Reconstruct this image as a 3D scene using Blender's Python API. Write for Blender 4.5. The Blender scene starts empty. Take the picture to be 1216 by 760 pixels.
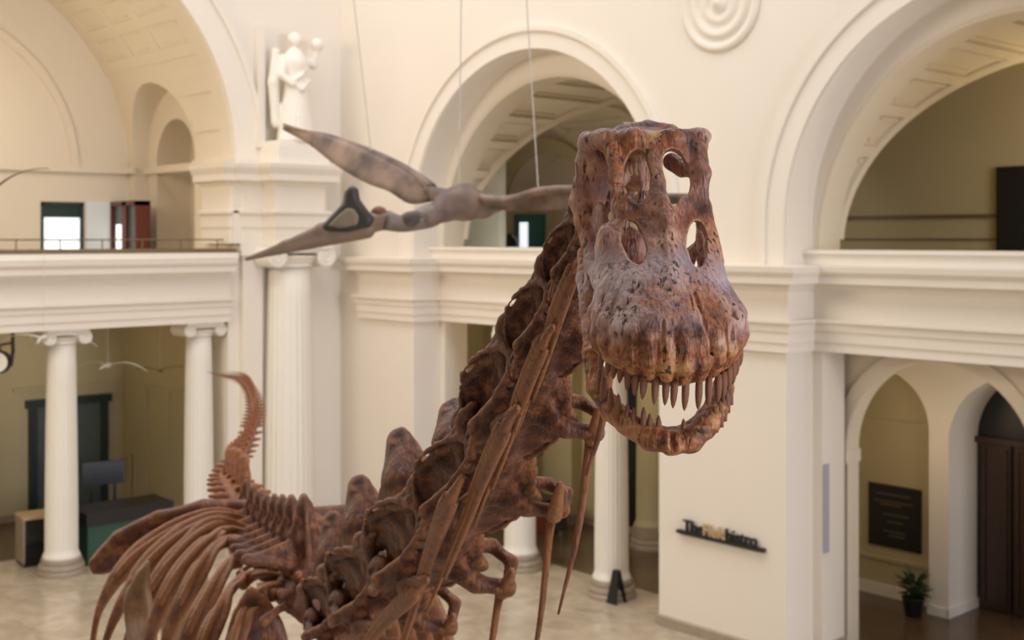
import bpy, math, random
import numpy as np
from mathutils import Vector, Matrix, Euler
random.seed(7)
PI = math.pi
SC = bpy.context.scene
COL = SC.collection

# ------------------------------------------------------------------ camera
H = 8.95                      # eye height above the hall floor
FPX = 1450.0                  # focal length in pixels of the 1216 wide frame
A = math.atan2(1308.0, FPX)   # hall axis runs this far left of the view
FW = Vector((-math.cos(A), math.sin(A), 0))
RT = Vector((math.sin(A), math.cos(A), 0))
UP = Vector((0, 0, 1))
cam_d = bpy.data.cameras.new('camera')
cam = bpy.data.objects.new('camera', cam_d)
COL.objects.link(cam)
cam.location = (0, 0, H)
cam.rotation_euler = FW.to_track_quat('-Z', 'Y').to_euler()
cam_d.sensor_width = 36.0
cam_d.lens = FPX / 1216 * 36
cam_d.shift_y = -(380 - 283) / 1216
cam_d.clip_end = 300
cam_d.dof.use_dof = True
cam_d.dof.focus_distance = 3.08
cam_d.dof.aperture_fstop = 4.6
SC.camera = cam

# ------------------------------------------------------------------ world and light
SC.view_settings.view_transform = 'Standard'
SC.view_settings.look = 'None'
SC.view_settings.exposure = 0.0
SC.view_settings.gamma = 1.0
SC.view_settings.use_curve_mapping = False
wd = bpy.data.worlds.new('world')
SC.world = wd
wd.use_nodes = True
wd.node_tree.nodes['Background'].inputs[0].default_value = (1.0, 0.90, 0.76, 1)
wd.node_tree.nodes['Background'].inputs[1].default_value = 0.30


def area(name, loc, target, sx, sy, power, color):
    d = bpy.data.lights.new(name, 'AREA')
    d.shape = 'RECTANGLE'
    d.size, d.size_y = sx, sy
    d.energy = power
    d.color = color
    o = bpy.data.objects.new(name, d)
    COL.objects.link(o)
    o.location = loc
    o.rotation_euler = (Vector(target) - Vector(loc)).to_track_quat('-Z', 'Y').to_euler()
    return o


area('skylight', (-20, 10, 29), (-20, 10, 0), 34, 15, 5500, (0.95, 0.95, 1.0))
area('far_windows', (24, 14, 10), (-14, 17, 7), 14, 12, 7200, (0.84, 0.88, 1.0))
area('clerestory', (-29, -3, 15), (-31, 21, 5), 18, 6, 2900, (1.0, 0.86, 0.68))


def lamp(loc, power, color=(1.0, 0.80, 0.50), r=0.4):
    d = bpy.data.lights.new('interior_light', 'POINT')
    d.energy = power
    d.color = color
    d.shadow_soft_size = r
    o = bpy.data.objects.new('interior_light', d)
    COL.objects.link(o)
    o.location = loc


lamp((-21.5, 25.2, 5.8), 60)
lamp((-27.5, 25.2, 5.8), 60)
lamp((-15.2, 25.3, 4.4), 26)
lamp((-12.6, 25.3, 4.6), 45, (1.0, 0.88, 0.70))
lamp((-36, 13.5, 5.8), 70)
lamp((-36, 9.0, 5.8), 50)
lamp((-10.5, 26.6, 11.2), 120, (1.0, 0.78, 0.42))
lamp((-28.2, 25.0, 8.15), 90, (1.0, 0.93, 0.80))  # unseen fill light added behind the ledge to brighten the partition
lamp((-35.6, 12, 13.0), 190, (1.0, 0.84, 0.62), 1.0)

# ------------------------------------------------------------------ materials
MATS = {}


def nt(name):
    m = bpy.data.materials.new(name)
    m.use_nodes = True
    b = m.node_tree.nodes['Principled BSDF']
    MATS[name] = m
    return m, m.node_tree.nodes, m.node_tree.links, b


def plain(name, col, rough=0.5, metal=0.0, noise=0.06, scale=6.0, bump=0.0, spec=0.5, emit=0.0):
    m, N, L, b = nt(name)
    b.inputs['Roughness'].default_value = rough
    b.inputs['Metallic'].default_value = metal
    b.inputs['Specular IOR Level'].default_value = spec
    tc = N.new('ShaderNodeTexCoord')
    no = N.new('ShaderNodeTexNoise')
    no.inputs['Scale'].default_value = scale
    no.inputs['Detail'].default_value = 4
    L.new(tc.outputs['Object'], no.inputs['Vector'])
    mx = N.new('ShaderNodeMix')
    mx.data_type = 'RGBA'
    mx.inputs[6].default_value = tuple(c * (1 - noise) for c in col) + (1,)
    mx.inputs[7].default_value = tuple(min(1, c * (1 + noise)) for c in col) + (1,)
    L.new(no.outputs[0], mx.inputs[0])
    L.new(mx.outputs[2], b.inputs['Base Color'])
    if bump:
        bp = N.new('ShaderNodeBump')
        bp.inputs['Strength'].default_value = bump
        bp.inputs['Distance'].default_value = 0.02
        L.new(no.outputs[0], bp.inputs['Height'])
        L.new(bp.outputs[0], b.inputs['Normal'])
    if emit:
        b.inputs['Emission Color'].default_value = tuple(col) + (1,)
        b.inputs['Emission Strength'].default_value = emit
    return m


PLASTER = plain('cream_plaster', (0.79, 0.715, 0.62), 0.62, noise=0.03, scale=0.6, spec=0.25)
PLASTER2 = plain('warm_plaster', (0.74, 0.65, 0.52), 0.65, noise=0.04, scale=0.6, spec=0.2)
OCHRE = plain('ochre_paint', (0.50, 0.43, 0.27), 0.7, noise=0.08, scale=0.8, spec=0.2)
COLM = plain('column_marble', (0.80, 0.745, 0.655), 0.45, noise=0.03, scale=1.5, spec=0.4)
STONE = plain('brown_base_marble', (0.34, 0.27, 0.20), 0.35, noise=0.2, scale=5)
DARKW = plain('dark_wood', (0.045, 0.022, 0.014), 0.35, noise=0.3, scale=8)
REDW = plain('red_wood', (0.12, 0.028, 0.014), 0.35, noise=0.25, scale=8)
BLACK = plain('black_paint', (0.012, 0.012, 0.013), 0.35, noise=0.2)
DGREEN = plain('dark_green_paint', (0.012, 0.028, 0.024), 0.4, noise=0.2)
GREEN = plain('green_laminate', (0.02, 0.075, 0.045), 0.4, noise=0.15)
GLASSD = plain('dim_glass', (0.10, 0.12, 0.12), 0.1, noise=0.2)
WHITE = plain('white_panel', (0.72, 0.76, 0.74), 0.5, noise=0.02)
DAY = plain('daylight_pane', (0.92, 0.95, 1.0), 0.5, noise=0.0, emit=0.9)
BRASS = plain('brown_rail', (0.16, 0.105, 0.05), 0.4, noise=0.15)
TAN = plain('tan_letter', (0.50, 0.36, 0.20), 0.4, noise=0.05)
LEAF = plain('leaf_green', (0.03, 0.06, 0.02), 0.5, noise=0.3, scale=12)
TEAL = plain('teal_panel', (0.02, 0.10, 0.10), 0.4, noise=0.1)
PURPLE = plain('violet_banner', (0.40, 0.37, 0.43), 0.6, noise=0.1)
WIRE = plain('wire_grey', (0.6, 0.55, 0.5), 0.5)
PALEB = plain('pale_model_skin', (0.62, 0.57, 0.48), 0.6, noise=0.1)


def marble(name, c1, c2, c3, rough):
    m, N, L, b = nt(name)
    tc = N.new('ShaderNodeTexCoord')
    mp = N.new('ShaderNodeMapping')
    mp.inputs['Scale'].default_value = (1, 1, 1)
    L.new(tc.outputs['Object'], mp.inputs[0])
    br = N.new('ShaderNodeTexBrick')
    br.offset = 0.0
    br.inputs['Scale'].default_value = 1.0
    br.inputs['Brick Width'].default_value = 1.22
    br.inputs['Row Height'].default_value = 1.22
    br.inputs['Mortar Size'].default_value = 0.006
    br.inputs['Color1'].default_value = c1 + (1,)
    br.inputs['Color2'].default_value = c2 + (1,)
    br.inputs['Mortar'].default_value = c3 + (1,)
    L.new(mp.outputs[0], br.inputs['Vector'])
    no = N.new('ShaderNodeTexNoise')
    no.inputs['Scale'].default_value = 1.1
    no.inputs['Detail'].default_value = 8
    no.inputs['Distortion'].default_value = 1.5
    L.new(mp.outputs[0], no.inputs['Vector'])
    cr = N.new('ShaderNodeValToRGB')
    cr.color_ramp.elements[0].position = 0.35
    cr.color_ramp.elements[0].color = c3 + (1,)
    cr.color_ramp.elements[1].position = 0.62
    cr.color_ramp.elements[1].color = c1 + (1,)
    L.new(no.outputs[0], cr.inputs[0])
    mx = N.new('ShaderNodeMix')
    mx.data_type = 'RGBA'
    mx.inputs[0].default_value = 0.55
    L.new(br.outputs['Color'], mx.inputs[6])
    L.new(cr.outputs[0], mx.inputs[7])
    L.new(mx.outputs[2], b.inputs['Base Color'])
    b.inputs['Roughness'].default_value = rough
    return m


FLOOR = marble('hall_marble', (0.52, 0.43, 0.32), (0.45, 0.37, 0.27), (0.28, 0.225, 0.155), 0.2)
FLOORB = marble('brown_marble', (0.13, 0.078, 0.042), (0.10, 0.06, 0.034), (0.05, 0.03, 0.018), 0.2)


def bone(name, dark, mid, light, grey, crack=1.0, scale=9.0, bumpd=0.006, snout_sheen=False):
    m, N, L, b = nt(name)
    tc = N.new('ShaderNodeTexCoord')
    n1 = N.new('ShaderNodeTexNoise')
    n1.inputs['Scale'].default_value = scale
    n1.inputs['Detail'].default_value = 8
    n1.inputs['Roughness'].default_value = 0.62
    L.new(tc.outputs['Object'], n1.inputs['Vector'])
    r1 = N.new('ShaderNodeValToRGB')
    e = r1.color_ramp.elements
    e[0].position = 0.34
    e[0].color = dark + (1,)
    e[1].position = 0.68
    e[1].color = light + (1,)
    x = r1.color_ramp.elements.new(0.5)
    x.color = mid + (1,)
    L.new(n1.outputs[0], r1.inputs[0])
    # worn, paler ridges
    ge = N.new('ShaderNodeNewGeometry')
    rp = N.new('ShaderNodeValToRGB')
    rp.color_ramp.elements[0].position = 0.505
    rp.color_ramp.elements[0].color = (0, 0, 0, 1)
    rp.color_ramp.elements[1].position = 0.56
    rp.color_ramp.elements[1].color = (0.8, 0.8, 0.8, 1)
    L.new(ge.outputs['Pointiness'], rp.inputs[0])
    m1 = N.new('ShaderNodeMix')
    m1.data_type = 'RGBA'
    L.new(rp.outputs[0], m1.inputs[0])
    L.new(r1.outputs[0], m1.inputs[6])
    m1.inputs[7].default_value = light + (1,)
    # grey tone in large blotches
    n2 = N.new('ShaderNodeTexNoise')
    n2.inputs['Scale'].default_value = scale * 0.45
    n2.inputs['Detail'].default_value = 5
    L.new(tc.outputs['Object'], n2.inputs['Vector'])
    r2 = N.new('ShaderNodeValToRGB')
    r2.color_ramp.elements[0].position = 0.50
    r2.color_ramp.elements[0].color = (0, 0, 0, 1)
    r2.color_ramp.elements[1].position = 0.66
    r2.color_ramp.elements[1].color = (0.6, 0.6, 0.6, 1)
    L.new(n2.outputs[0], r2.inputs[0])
    grey_out = r2.outputs[0]
    if snout_sheen:      # lilac skylight sheen painted into the colour, strong on snout, weak at tooth-bearing rim
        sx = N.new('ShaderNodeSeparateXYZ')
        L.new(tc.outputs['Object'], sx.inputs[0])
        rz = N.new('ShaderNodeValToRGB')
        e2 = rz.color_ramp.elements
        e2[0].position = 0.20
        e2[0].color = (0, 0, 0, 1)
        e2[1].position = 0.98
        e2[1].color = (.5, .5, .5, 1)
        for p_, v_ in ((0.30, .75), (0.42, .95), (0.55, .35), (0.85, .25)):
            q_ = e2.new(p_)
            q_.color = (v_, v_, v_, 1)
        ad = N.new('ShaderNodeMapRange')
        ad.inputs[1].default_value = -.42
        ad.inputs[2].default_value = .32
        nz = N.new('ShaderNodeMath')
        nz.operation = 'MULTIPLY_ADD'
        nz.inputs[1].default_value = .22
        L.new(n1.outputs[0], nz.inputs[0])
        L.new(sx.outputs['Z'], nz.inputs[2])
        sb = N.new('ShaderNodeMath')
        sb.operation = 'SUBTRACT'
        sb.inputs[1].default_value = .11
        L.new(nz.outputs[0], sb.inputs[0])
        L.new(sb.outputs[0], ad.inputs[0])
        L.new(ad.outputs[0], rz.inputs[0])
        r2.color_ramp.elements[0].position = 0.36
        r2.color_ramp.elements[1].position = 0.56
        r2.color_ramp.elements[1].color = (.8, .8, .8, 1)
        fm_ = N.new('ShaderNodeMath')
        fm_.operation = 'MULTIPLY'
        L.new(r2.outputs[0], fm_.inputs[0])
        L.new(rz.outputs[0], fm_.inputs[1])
        grey_out = fm_.outputs[0]
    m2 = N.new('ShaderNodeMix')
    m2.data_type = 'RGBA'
    L.new(grey_out, m2.inputs[0])
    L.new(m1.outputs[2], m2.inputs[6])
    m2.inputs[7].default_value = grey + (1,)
    # cracks
    mp = N.new('ShaderNodeMapping')
    mp.inputs['Scale'].default_value = (1.0, 1.0, 0.22)
    L.new(tc.outputs['Object'], mp.inputs[0])
    nd = N.new('ShaderNodeTexNoise')
    nd.inputs['Scale'].default_value = scale * 2
    nd.inputs['Detail'].default_value = 3
    L.new(mp.outputs[0], nd.inputs['Vector'])
    va = N.new('ShaderNodeVectorMath')
    va.operation = 'MULTIPLY_ADD'
    va.inputs[1].default_value = (0.05, 0.05, 0.05)
    L.new(nd.outputs['Color'], va.inputs[0])
    L.new(mp.outputs[0], va.inputs[2])
    vo = N.new('ShaderNodeTexNoise')
    vo.inputs['Scale'].default_value = scale * 8.0
    vo.inputs['Detail'].default_value = 4
    vo.inputs['Roughness'].default_value = 0.55
    vo.inputs['Distortion'].default_value = 0.6
    L.new(mp.outputs[0], vo.inputs['Vector'])
    r3 = N.new('ShaderNodeValToRGB')
    r3.color_ramp.elements[0].position = 0.385
    r3.color_ramp.elements[0].color = (1, 1, 1, 1)
    r3.color_ramp.elements[1].position = 0.43
    r3.color_ramp.elements[1].color = (0, 0, 0, 1)
    L.new(vo.outputs[0], r3.inputs[0])
    n3 = N.new('ShaderNodeTexNoise')
    n3.inputs['Scale'].default_value = scale * 1.1
    L.new(tc.outputs['Object'], n3.inputs['Vector'])
    r4 = N.new('ShaderNodeValToRGB')
    r4.color_ramp.elements[0].position = 0.46
    r4.color_ramp.elements[1].position = 0.56
    L.new(n3.outputs[0], r4.inputs[0])
    mu = N.new('ShaderNodeMath')
    mu.operation = 'MULTIPLY'
    L.new(r3.outputs[0], mu.inputs[0])
    L.new(r4.outputs[0], mu.inputs[1])
    mu2 = N.new('ShaderNodeMath')
    mu2.operation = 'MULTIPLY'
    mu2.inputs[1].default_value = 0.85 * crack
    L.new(mu.outputs[0], mu2.inputs[0])
    m3 = N.new('ShaderNodeMix')
    m3.data_type = 'RGBA'
    L.new(mu2.outputs[0], m3.inputs[0])
    L.new(m2.outputs[2], m3.inputs[6])
    m3.inputs[7].default_value = (0.02, 0.01, 0.008, 1)
    L.new(m3.outputs[2], b.inputs['Base Color'])
    # bump
    n4 = N.new('ShaderNodeTexNoise')
    n4.inputs['Scale'].default_value = scale * 7
    n4.inputs['Detail'].default_value = 8
    L.new(mp.outputs[0], n4.inputs['Vector'])
    su = N.new('ShaderNodeMath')
    su.operation = 'SUBTRACT'
    L.new(n4.outputs[0], su.inputs[0])
    L.new(mu2.outputs[0], su.inputs[1])
    bp = N.new('ShaderNodeBump')
    bp.inputs['Strength'].default_value = 1.0
    bp.inputs['Distance'].default_value = bumpd
    L.new(su.outputs[0], bp.inputs['Height'])
    L.new(bp.outputs[0], b.inputs['Normal'])
    b.inputs['Roughness'].default_value = 0.47
    b.inputs['Specular IOR Level'].default_value = 0.5
    return m


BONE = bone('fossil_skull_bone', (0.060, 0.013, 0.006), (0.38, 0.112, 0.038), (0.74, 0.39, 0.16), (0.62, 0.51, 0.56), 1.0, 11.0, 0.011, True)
BONEN = bone('fossil_neck_bone', (0.028, 0.006, 0.002), (0.125, 0.031, 0.010), (0.38, 0.145, 0.05), (0.17, 0.068, 0.045), 0.35, 8.0, 0.01)
BONET = bone('fossil_tail_bone', (0.10, 0.024, 0.007), (0.29, 0.080, 0.022), (0.48, 0.18, 0.06), (0.24, 0.14, 0.11), 0.2, 5.0, 0.01)
BONEP = bone('pale_leg_bone', (0.10, 0.04, 0.018), (0.26, 0.13, 0.06), (0.42, 0.26, 0.14), (0.30, 0.21, 0.15), 0.2, 3.0, 0.01)
TOOTH = bone('tooth_enamel', (0.10, 0.028, 0.012), (0.24, 0.078, 0.032), (0.36, 0.15, 0.07), (0.22, 0.12, 0.09), 0.2, 14.0, 0.002)

# ------------------------------------------------------------------ mesh helpers


class MB:
    def __init__(self):
        self.v = []
        self.f = []

    def add(self, vs, fs):
        o = len(self.v)
        self.v += [tuple(p) for p in vs]
        self.f += [tuple(i + o for i in f) for f in fs]
        return self

    def box(self, a, b):
        x0, y0, z0 = a
        x1, y1, z1 = b
        return self.add([(x0, y0, z0), (x1, y0, z0), (x1, y1, z0), (x0, y1, z0), (x0, y0, z1), (x1, y0, z1), (x1, y1, z1), (x0, y1, z1)],
                        [(0, 3, 2, 1), (4, 5, 6, 7), (0, 1, 5, 4), (1, 2, 6, 5), (2, 3, 7, 6), (3, 0, 4, 7)])

    def quad(self, a, b, c, d):
        return self.add([a, b, c, d], [(0, 1, 2, 3)])

    def lathe(self, prof, seg=32, cx=0, cy=0, rf=None):
        vs, fs = [], []
        for r, z in prof:
            for k in range(seg):
                t = 2 * PI * k / seg
                rr = r * (rf(k, r, z) if rf else 1)
                vs.append((cx + rr * math.cos(t), cy + rr * math.sin(t), z))
        n = len(prof)
        for i in range(n - 1):
            for k in range(seg):
                k2 = (k + 1) % seg
                fs.append((i * seg + k, i * seg + k2, (i + 1) * seg + k2, (i + 1) * seg + k))
        fs.append(tuple(range(seg))[::-1])
        fs.append(tuple((n - 1) * seg + k for k in range(seg)))
        return self.add(vs, fs)

    def tube(self, pts, rad, seg=8, flat=1.0, flatdir=None):
        pts = [Vector(p) for p in pts]
        n = len(pts)
        if not hasattr(rad, '__len__'):
            rad = [rad] * n
        vs, fs = [], []
        prev = None
        for i, p in enumerate(pts):
            t = (pts[min(i + 1, n - 1)] - pts[max(i - 1, 0)]).normalized()
            if flatdir is not None:
                a = Vector(flatdir)
            else:
                a = prev if prev is not None else (Vector((0, 0, 1)) if abs(t.z) < 0.9 else Vector((1, 0, 0)))
            a = (a - a.dot(t) * t).normalized()
            prev = a
            b = t.cross(a)
            for k in range(seg):
                q = 2 * PI * k / seg
                vs.append(p + a * math.cos(q) * rad[i] * flat + b * math.sin(q) * rad[i])
        for i in range(n - 1):
            for k in range(seg):
                k2 = (k + 1) % seg
                fs.append((i * seg + k, i * seg + k2, (i + 1) * seg + k2, (i + 1) * seg + k))
        fs.append(tuple(range(seg))[::-1])
        fs.append(tuple((n - 1) * seg + k for k in range(seg)))
        return self.add(vs, fs)

    def mesh(self, name, smooth=False):
        m = bpy.data.meshes.new(name)
        m.from_pydata([tuple(map(float, p)) for p in self.v], [], self.f)
        m.validate()
        if smooth:
            m.polygons.foreach_set('use_smooth', [True] * len(m.polygons))
        return m


WM = {}
I4 = Matrix.Identity(4)


def tagit(o, label=None, cat=None, group=None, kind=None):
    if label:
        o['label'] = label
    if cat:
        o['category'] = cat
    if group:
        o['group'] = group
    if kind:
        o['kind'] = kind
    return o


def link(name, mesh, mat, parent=None, Mw=I4):
    o = bpy.data.objects.new(name, mesh)
    COL.objects.link(o)
    if mesh is not None and mat is not None and not mesh.materials:
        mesh.materials.append(mat)
    if parent is not None:
        o.parent = parent
        o.matrix_basis = WM[parent].inverted() @ Mw
    else:
        o.matrix_basis = Mw
    WM[o] = Mw.copy()
    return o


def obj(name, mb, mat, parent=None, smooth=False, Mw=None):
    """mesh vertices are in the frame Mw (default: the parent's frame, or the world)"""
    if Mw is None:
        Mw = WM[parent] if parent is not None else I4
    return link(name, mb.mesh(name, smooth), mat, parent, Mw)


def empty(name, loc, label, cat, group=None, rot=None):
    M = Matrix.Translation(Vector(loc))
    if rot is not None:
        M = M @ rot
    o = link(name, None, None, None, M)
    o.empty_display_size = 0.3
    return tagit(o, label, cat, group)


def struct(name, mb, mat, smooth=False):
    o = obj(name, mb, mat, smooth=smooth)
    o['kind'] = 'structure'
    return o


def dup(root, Mw, label=None, group=None):
    r = root.copy()
    COL.objects.link(r)
    r.matrix_basis = Mw
    WM[r] = Mw.copy()
    if label:
        r['label'] = label
    if group:
        r['group'] = group
    for ch in list(root.children):
        c = ch.copy()
        COL.objects.link(c)
        c.parent = r
        WM[c] = Mw @ ch.matrix_basis
        for g in list(ch.children):
            d = g.copy()
            COL.objects.link(d)
            d.parent = c
            WM[d] = WM[c] @ g.matrix_basis
    return r


def rect_arch_face(mb, place, x0, x1, z0, z1, holes, seg=40):
    """flat wall with arched holes; place(x, z) gives the 3-D point. hole = (cx, halfwidth, zbottom, zspring, R)"""
    xs = x0
    for (c, hw, zb, zs, R) in holes:
        a, b = c - hw, c + hw
        if a > xs:
            mb.quad(place(xs, z0), place(a, z0), place(a, z1), place(xs, z1))
        if zb > z0:
            mb.quad(place(a, z0), place(b, z0), place(b, zb), place(a, zb))
        if R > 0:
            P = [(c - hw * math.cos(PI * k / seg), zs + R * math.sin(PI * k / seg)) for k in range(seg + 1)]
            for k in range(seg):
                (xa, za), (xb, zb2) = P[k], P[k + 1]
                mb.quad(place(xa, za), place(xb, zb2), place(xb, z1), place(xa, z1))
        else:
            mb.quad(place(a, zs), place(b, zs), place(b, z1), place(a, z1))
        xs = b
    if xs < x1:
        mb.quad(place(xs, z0), place(x1, z0), place(x1, z1), place(xs, z1))


def arch_reveal(mb, placeA, placeB, c, hw, zb, zs, R, seg=40, legs=True):
    if R > 0:
        P = [(c - hw * math.cos(PI * k / seg), zs + R * math.sin(PI * k / seg)) for k in range(seg + 1)]
    else:
        P = [(c - hw, zs), (c + hw, zs)]
    if legs:
        P = [(c - hw, zb)] + P + [(c + hw, zb)]
    for k in range(len(P) - 1):
        (xa, za), (xb, zb2) = P[k], P[k + 1]
        mb.quad(placeA(xa, za), placeA(xb, zb2), placeB(xb, zb2), placeB(xa, za))


def arch_band(mb, place, c, zs, r0, r1, d0, d1, a0=0, a1=180, seg=40, legto=None):
    """solid ring; place(x, z, depth)"""
    angs = [math.radians(a0 + (a1 - a0) * k / seg) for k in range(seg + 1)]
    rows = []
    if legto is not None:
        rows.append([(c - r0, legto), (c - r1, legto)])
    for t in angs:
        rows.append([(c - r0 * math.cos(t), zs + r0 * math.sin(t)), (c - r1 * math.cos(t), zs + r1 * math.sin(t))])
    if legto is not None:
        rows.append([(c + r0, legto), (c + r1, legto)])
    vs, fs = [], []
    for (i, o) in rows:
        vs += [place(i[0], i[1], d0), place(o[0], o[1], d0), place(o[0], o[1], d1), place(i[0], i[1], d1)]
    n = len(rows)
    for k in range(n - 1):
        for j in range(4):
            j2 = (j + 1) % 4
            fs.append((k * 4 + j, k * 4 + j2, (k + 1) * 4 + j2, (k + 1) * 4 + j))
    fs.append((0, 1, 2, 3))
    fs.append(tuple((n - 1) * 4 + j for j in (3, 2, 1, 0)))
    mb.add(vs, fs)


def sweep(mb, path, prof, closed=False):
    """path: plan points, the outward side is to the RIGHT of travel; prof: (out, z)"""
    n = len(path)
    P = [Vector(p) for p in path]
    vs = []
    for i in range(n):
        d0 = (P[i] - P[i - 1]).normalized() if i > 0 else None
        d1 = (P[i + 1] - P[i]).normalized() if i < n - 1 else None
        if d0 is None:
            d0 = d1
        if d1 is None:
            d1 = d0
        n0 = Vector((d0.y, -d0.x))
        n1 = Vector((d1.y, -d1.x))
        m = (n0 + n1)
        m = m / max(0.2, (1 + n0.dot(n1)))
        for (o, z) in prof:
            vs.append((P[i].x + m.x * o, P[i].y + m.y * o, z))
    k = len(prof)
    fs = []
    for i in range(n - 1):
        for j in range(k - 1):
            fs.append((i * k + j, (i + 1) * k + j, (i + 1) * k + j + 1, i * k + j + 1))
    fs.append(tuple(range(k)))
    fs.append(tuple((n - 1) * k + j for j in range(k))[::-1])
    mb.add(vs, fs)


# ------------------------------------------------------------------ hall shell
D1, D2, D3 = 21.5, 22.45, 23.3
B1, B2 = -23.4, -10.55
HW = 4.66
ZT = 20.0
LW0, LW1 = -31.8, -3.0

mb = MB()
mb.quad((-45, -2, 0), (8, -2, 0), (8, 23.3, 0), (-45, 23.3, 0))
struct('floor', mb, FLOOR)
mb = MB()
mb.box((-31.5, 23.3, -0.1), (-2, 28.6, 0.004))
mb.box((-39.3, 2, -0.1), (-34.6, 18.2, 0.004))
struct('floor_corridor', mb, FLOORB)

# long wall, front plane
mb = MB()
pl1 = lambda x, z: (x, D1, z)
pl2 = lambda x, z: (x, D2, z)
pl3 = lambda x, z: (x, D3, z)
rect_arch_face(mb, pl1, LW0, LW1, 0, ZT, [(B1, HW, 0, 9.15, 4.72), (B2, HW, 0, 9.15, 4.72)], 56)
for c in (B1, B2):
    arch_reveal(mb, pl1, pl2, c, HW, 0, 9.15, 4.72, 56)
    # recessed plane
    rect_arch_face(mb, pl2, c - HW - .1, c + HW + .1, 6.54, 14.2, [(c, 4.60, 8.7, 8.72, 4.60)], 56)
    mb.quad((c - HW - .1, D2, 0), (c - 4.42, D2, 0), (c - 4.42, D2, 6.54), (c - HW - .1, D2, 6.54))
    mb.quad((c + HW + .1, D2, 0), (c + 4.42, D2, 0), (c + 4.42, D2, 6.54), (c + HW + .1, D2, 6.54))
    arch_reveal(mb, pl2, pl3, c, 4.42, 0, 6.54, 0)                       # jambs and beam soffit below
struct('wall_back', mb, PLASTER)
mb = MB()
GR, GZ, GY = 4.60, 8.72, 27.9
yb_ = lambda z: GY - math.sqrt(max(0.0, GR ** 2 - max(0.0, z - GZ) ** 2))
plg = lambda x, z: (x, yb_(z), z)
for c in (B1, B2):
    arch_reveal(mb, pl2, plg, c, GR, 7.6, GZ, GR, 64)
    pr = lambda x, z, d: (x, d, z)
    arch_band(mb, pr, c, GZ, GR - 0.10, GR + 0.02, 22.46, 23.25, 0, 180, 56, legto=8.7)
    for a in range(28, 160, 13):
        ye = yb_(GZ + GR * math.sin(math.radians(a)))
        if ye > 23.8:
            arch_band(mb, pr, c, GZ, GR - 0.10, GR + 0.02, 23.2, ye, a - 1.6, a + 1.6, 3)
            for b in (-1, 1):
                arch_band(mb, pr, c, GZ, GR - 0.04, GR + 0.02, 23.45, ye - .2, a + b * 3.2 - .5, a + b * 3.2 + .5, 2)
    pts_ = [Vector((c - GR * math.cos(t), yb_(GZ + GR * math.sin(t)), GZ + GR * math.sin(t) - .02)) for t in np.linspace(.05, PI - .05, 60)]
    mb.tube(pts_, .14, 8)
    for sgn in (-1, 1):
        mb.quad((c + sgn * 4.6, 23.3, 7.5), (c + sgn * 6.4, 23.3, 7.5), (c + sgn * 6.4, 23.3, 8.75), (c + sgn * 4.6, 23.3, 8.75))
struct('ceiling_arch_vault', mb, PLASTER2)

# archivolts
prf = lambda x, z, d: (x, D1 - d, z)
for i, c in enumerate((B1, B2)):
    mb = MB()
    arch_band(mb, prf, c, 9.15, 4.71, 5.16, -.02, 0.05, legto=8.36, seg=64)
    arch_band(mb, prf, c, 9.15, 5.16, 5.30, -.02, 0.12, legto=8.36, seg=64)
    struct('trim_%d' % (i + 1), mb, PLASTER)

ENT = [(0, 6.54), (.12, 6.54), (.12, 6.74), (.16, 6.75), (.16, 6.98), (.20, 6.99), (.20, 7.12), (.28, 7.17), (.28, 7.23), (.10, 7.25), (.10, 7.82),
       (.18, 7.92), (.24, 7.98), (.46, 8.00), (.46, 8.14), (.54, 8.24), (.56, 8.36), (0, 8.40)]
mb = MB()
path = [(-30.6, 21.9), (-30.6, D1), (B1 - HW, D1), (B1 - HW, D2), (B1 + HW, D2), (B1 + HW, D1), (B2 - HW, D1), (B2 - HW, D2), (B2 + HW, D2), (B2 + HW, D1), (-3, D1)]
sweep(mb, path, ENT)
struct('trim_3', mb, PLASTER)
mb = MB()
for c in (B1, B2):
    mb.box((c - 4.66, 22.12, 8.38), (c + 4.66, 23.4, 8.62))
    mb.box((c - 4.66, 22.05, 8.62), (c + 4.66, 23.4, 8.70))
struct('trim_4', mb, COLM)
# base boards of the long wall
mb = MB()
BB = [(0, 0), (.06, 0), (.06, .22), (.03, .25), (0, .25)]
for p in ([(-31.8, D1), (B1 - HW, D1), (B1 - HW, D2), (B1 - 4.42, D2), (B1 - 4.42, D3)], [(B1 + 4.42, D3), (B1 + 4.42, D2), (B1 + HW, D2), (B1 + HW, D1), (B2 - HW, D1), (B2 - HW, D2), (B2 - 4.42, D2), (B2 - 4.42, D3)]):
    sweep(mb, p, BB)
struct('baseboard_back', mb, STONE)

# end wall with the great arch
EX = -31.8
EC, ER, EZ = 11.2, 6.6, 11.2
pe = lambda y, z: (EX, y, z)
pe2 = lambda y, z: (-38.8, y, z)
mb = MB()
rect_arch_face(mb, pe, 2.0, 21.5, 6.54, ZT, [(EC, ER, 8.4, EZ, ER)], 72)
mb.quad(pe(17.6, 0), pe(21.5, 0), pe(21.5, 6.54), pe(17.6, 6.54))
mb.quad(pe(17.6, 0), (-32.7, 17.6, 0), (-32.7, 17.6, 6.54), pe(17.6, 6.54))
mb.quad((EX, 2, 6.54), (EX, 17.6, 6.54), (-32.7, 17.6, 6.54), (-32.7, 2, 6.54))
mb.quad((-32.7, 2, 6.54), (-32.7, 17.8, 6.54), (-32.7, 17.8, 6.9), (-32.7, 2, 6.9))
struct('wall_left', mb, PLASTER)
mb = MB()
arch_band(mb, lambda y, z, d: (EX + d, y, z), EC, EZ, ER, ER + .75, -.02, .10, legto=EZ - .05, seg=72)
arch_band(mb, lambda y, z, d: (EX + d, y, z), EC, EZ, ER + .75, ER + .9, -.02, .2, legto=EZ - .05, seg=72)
struct('trim_5', mb, PLASTER)
mb = MB()
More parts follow.
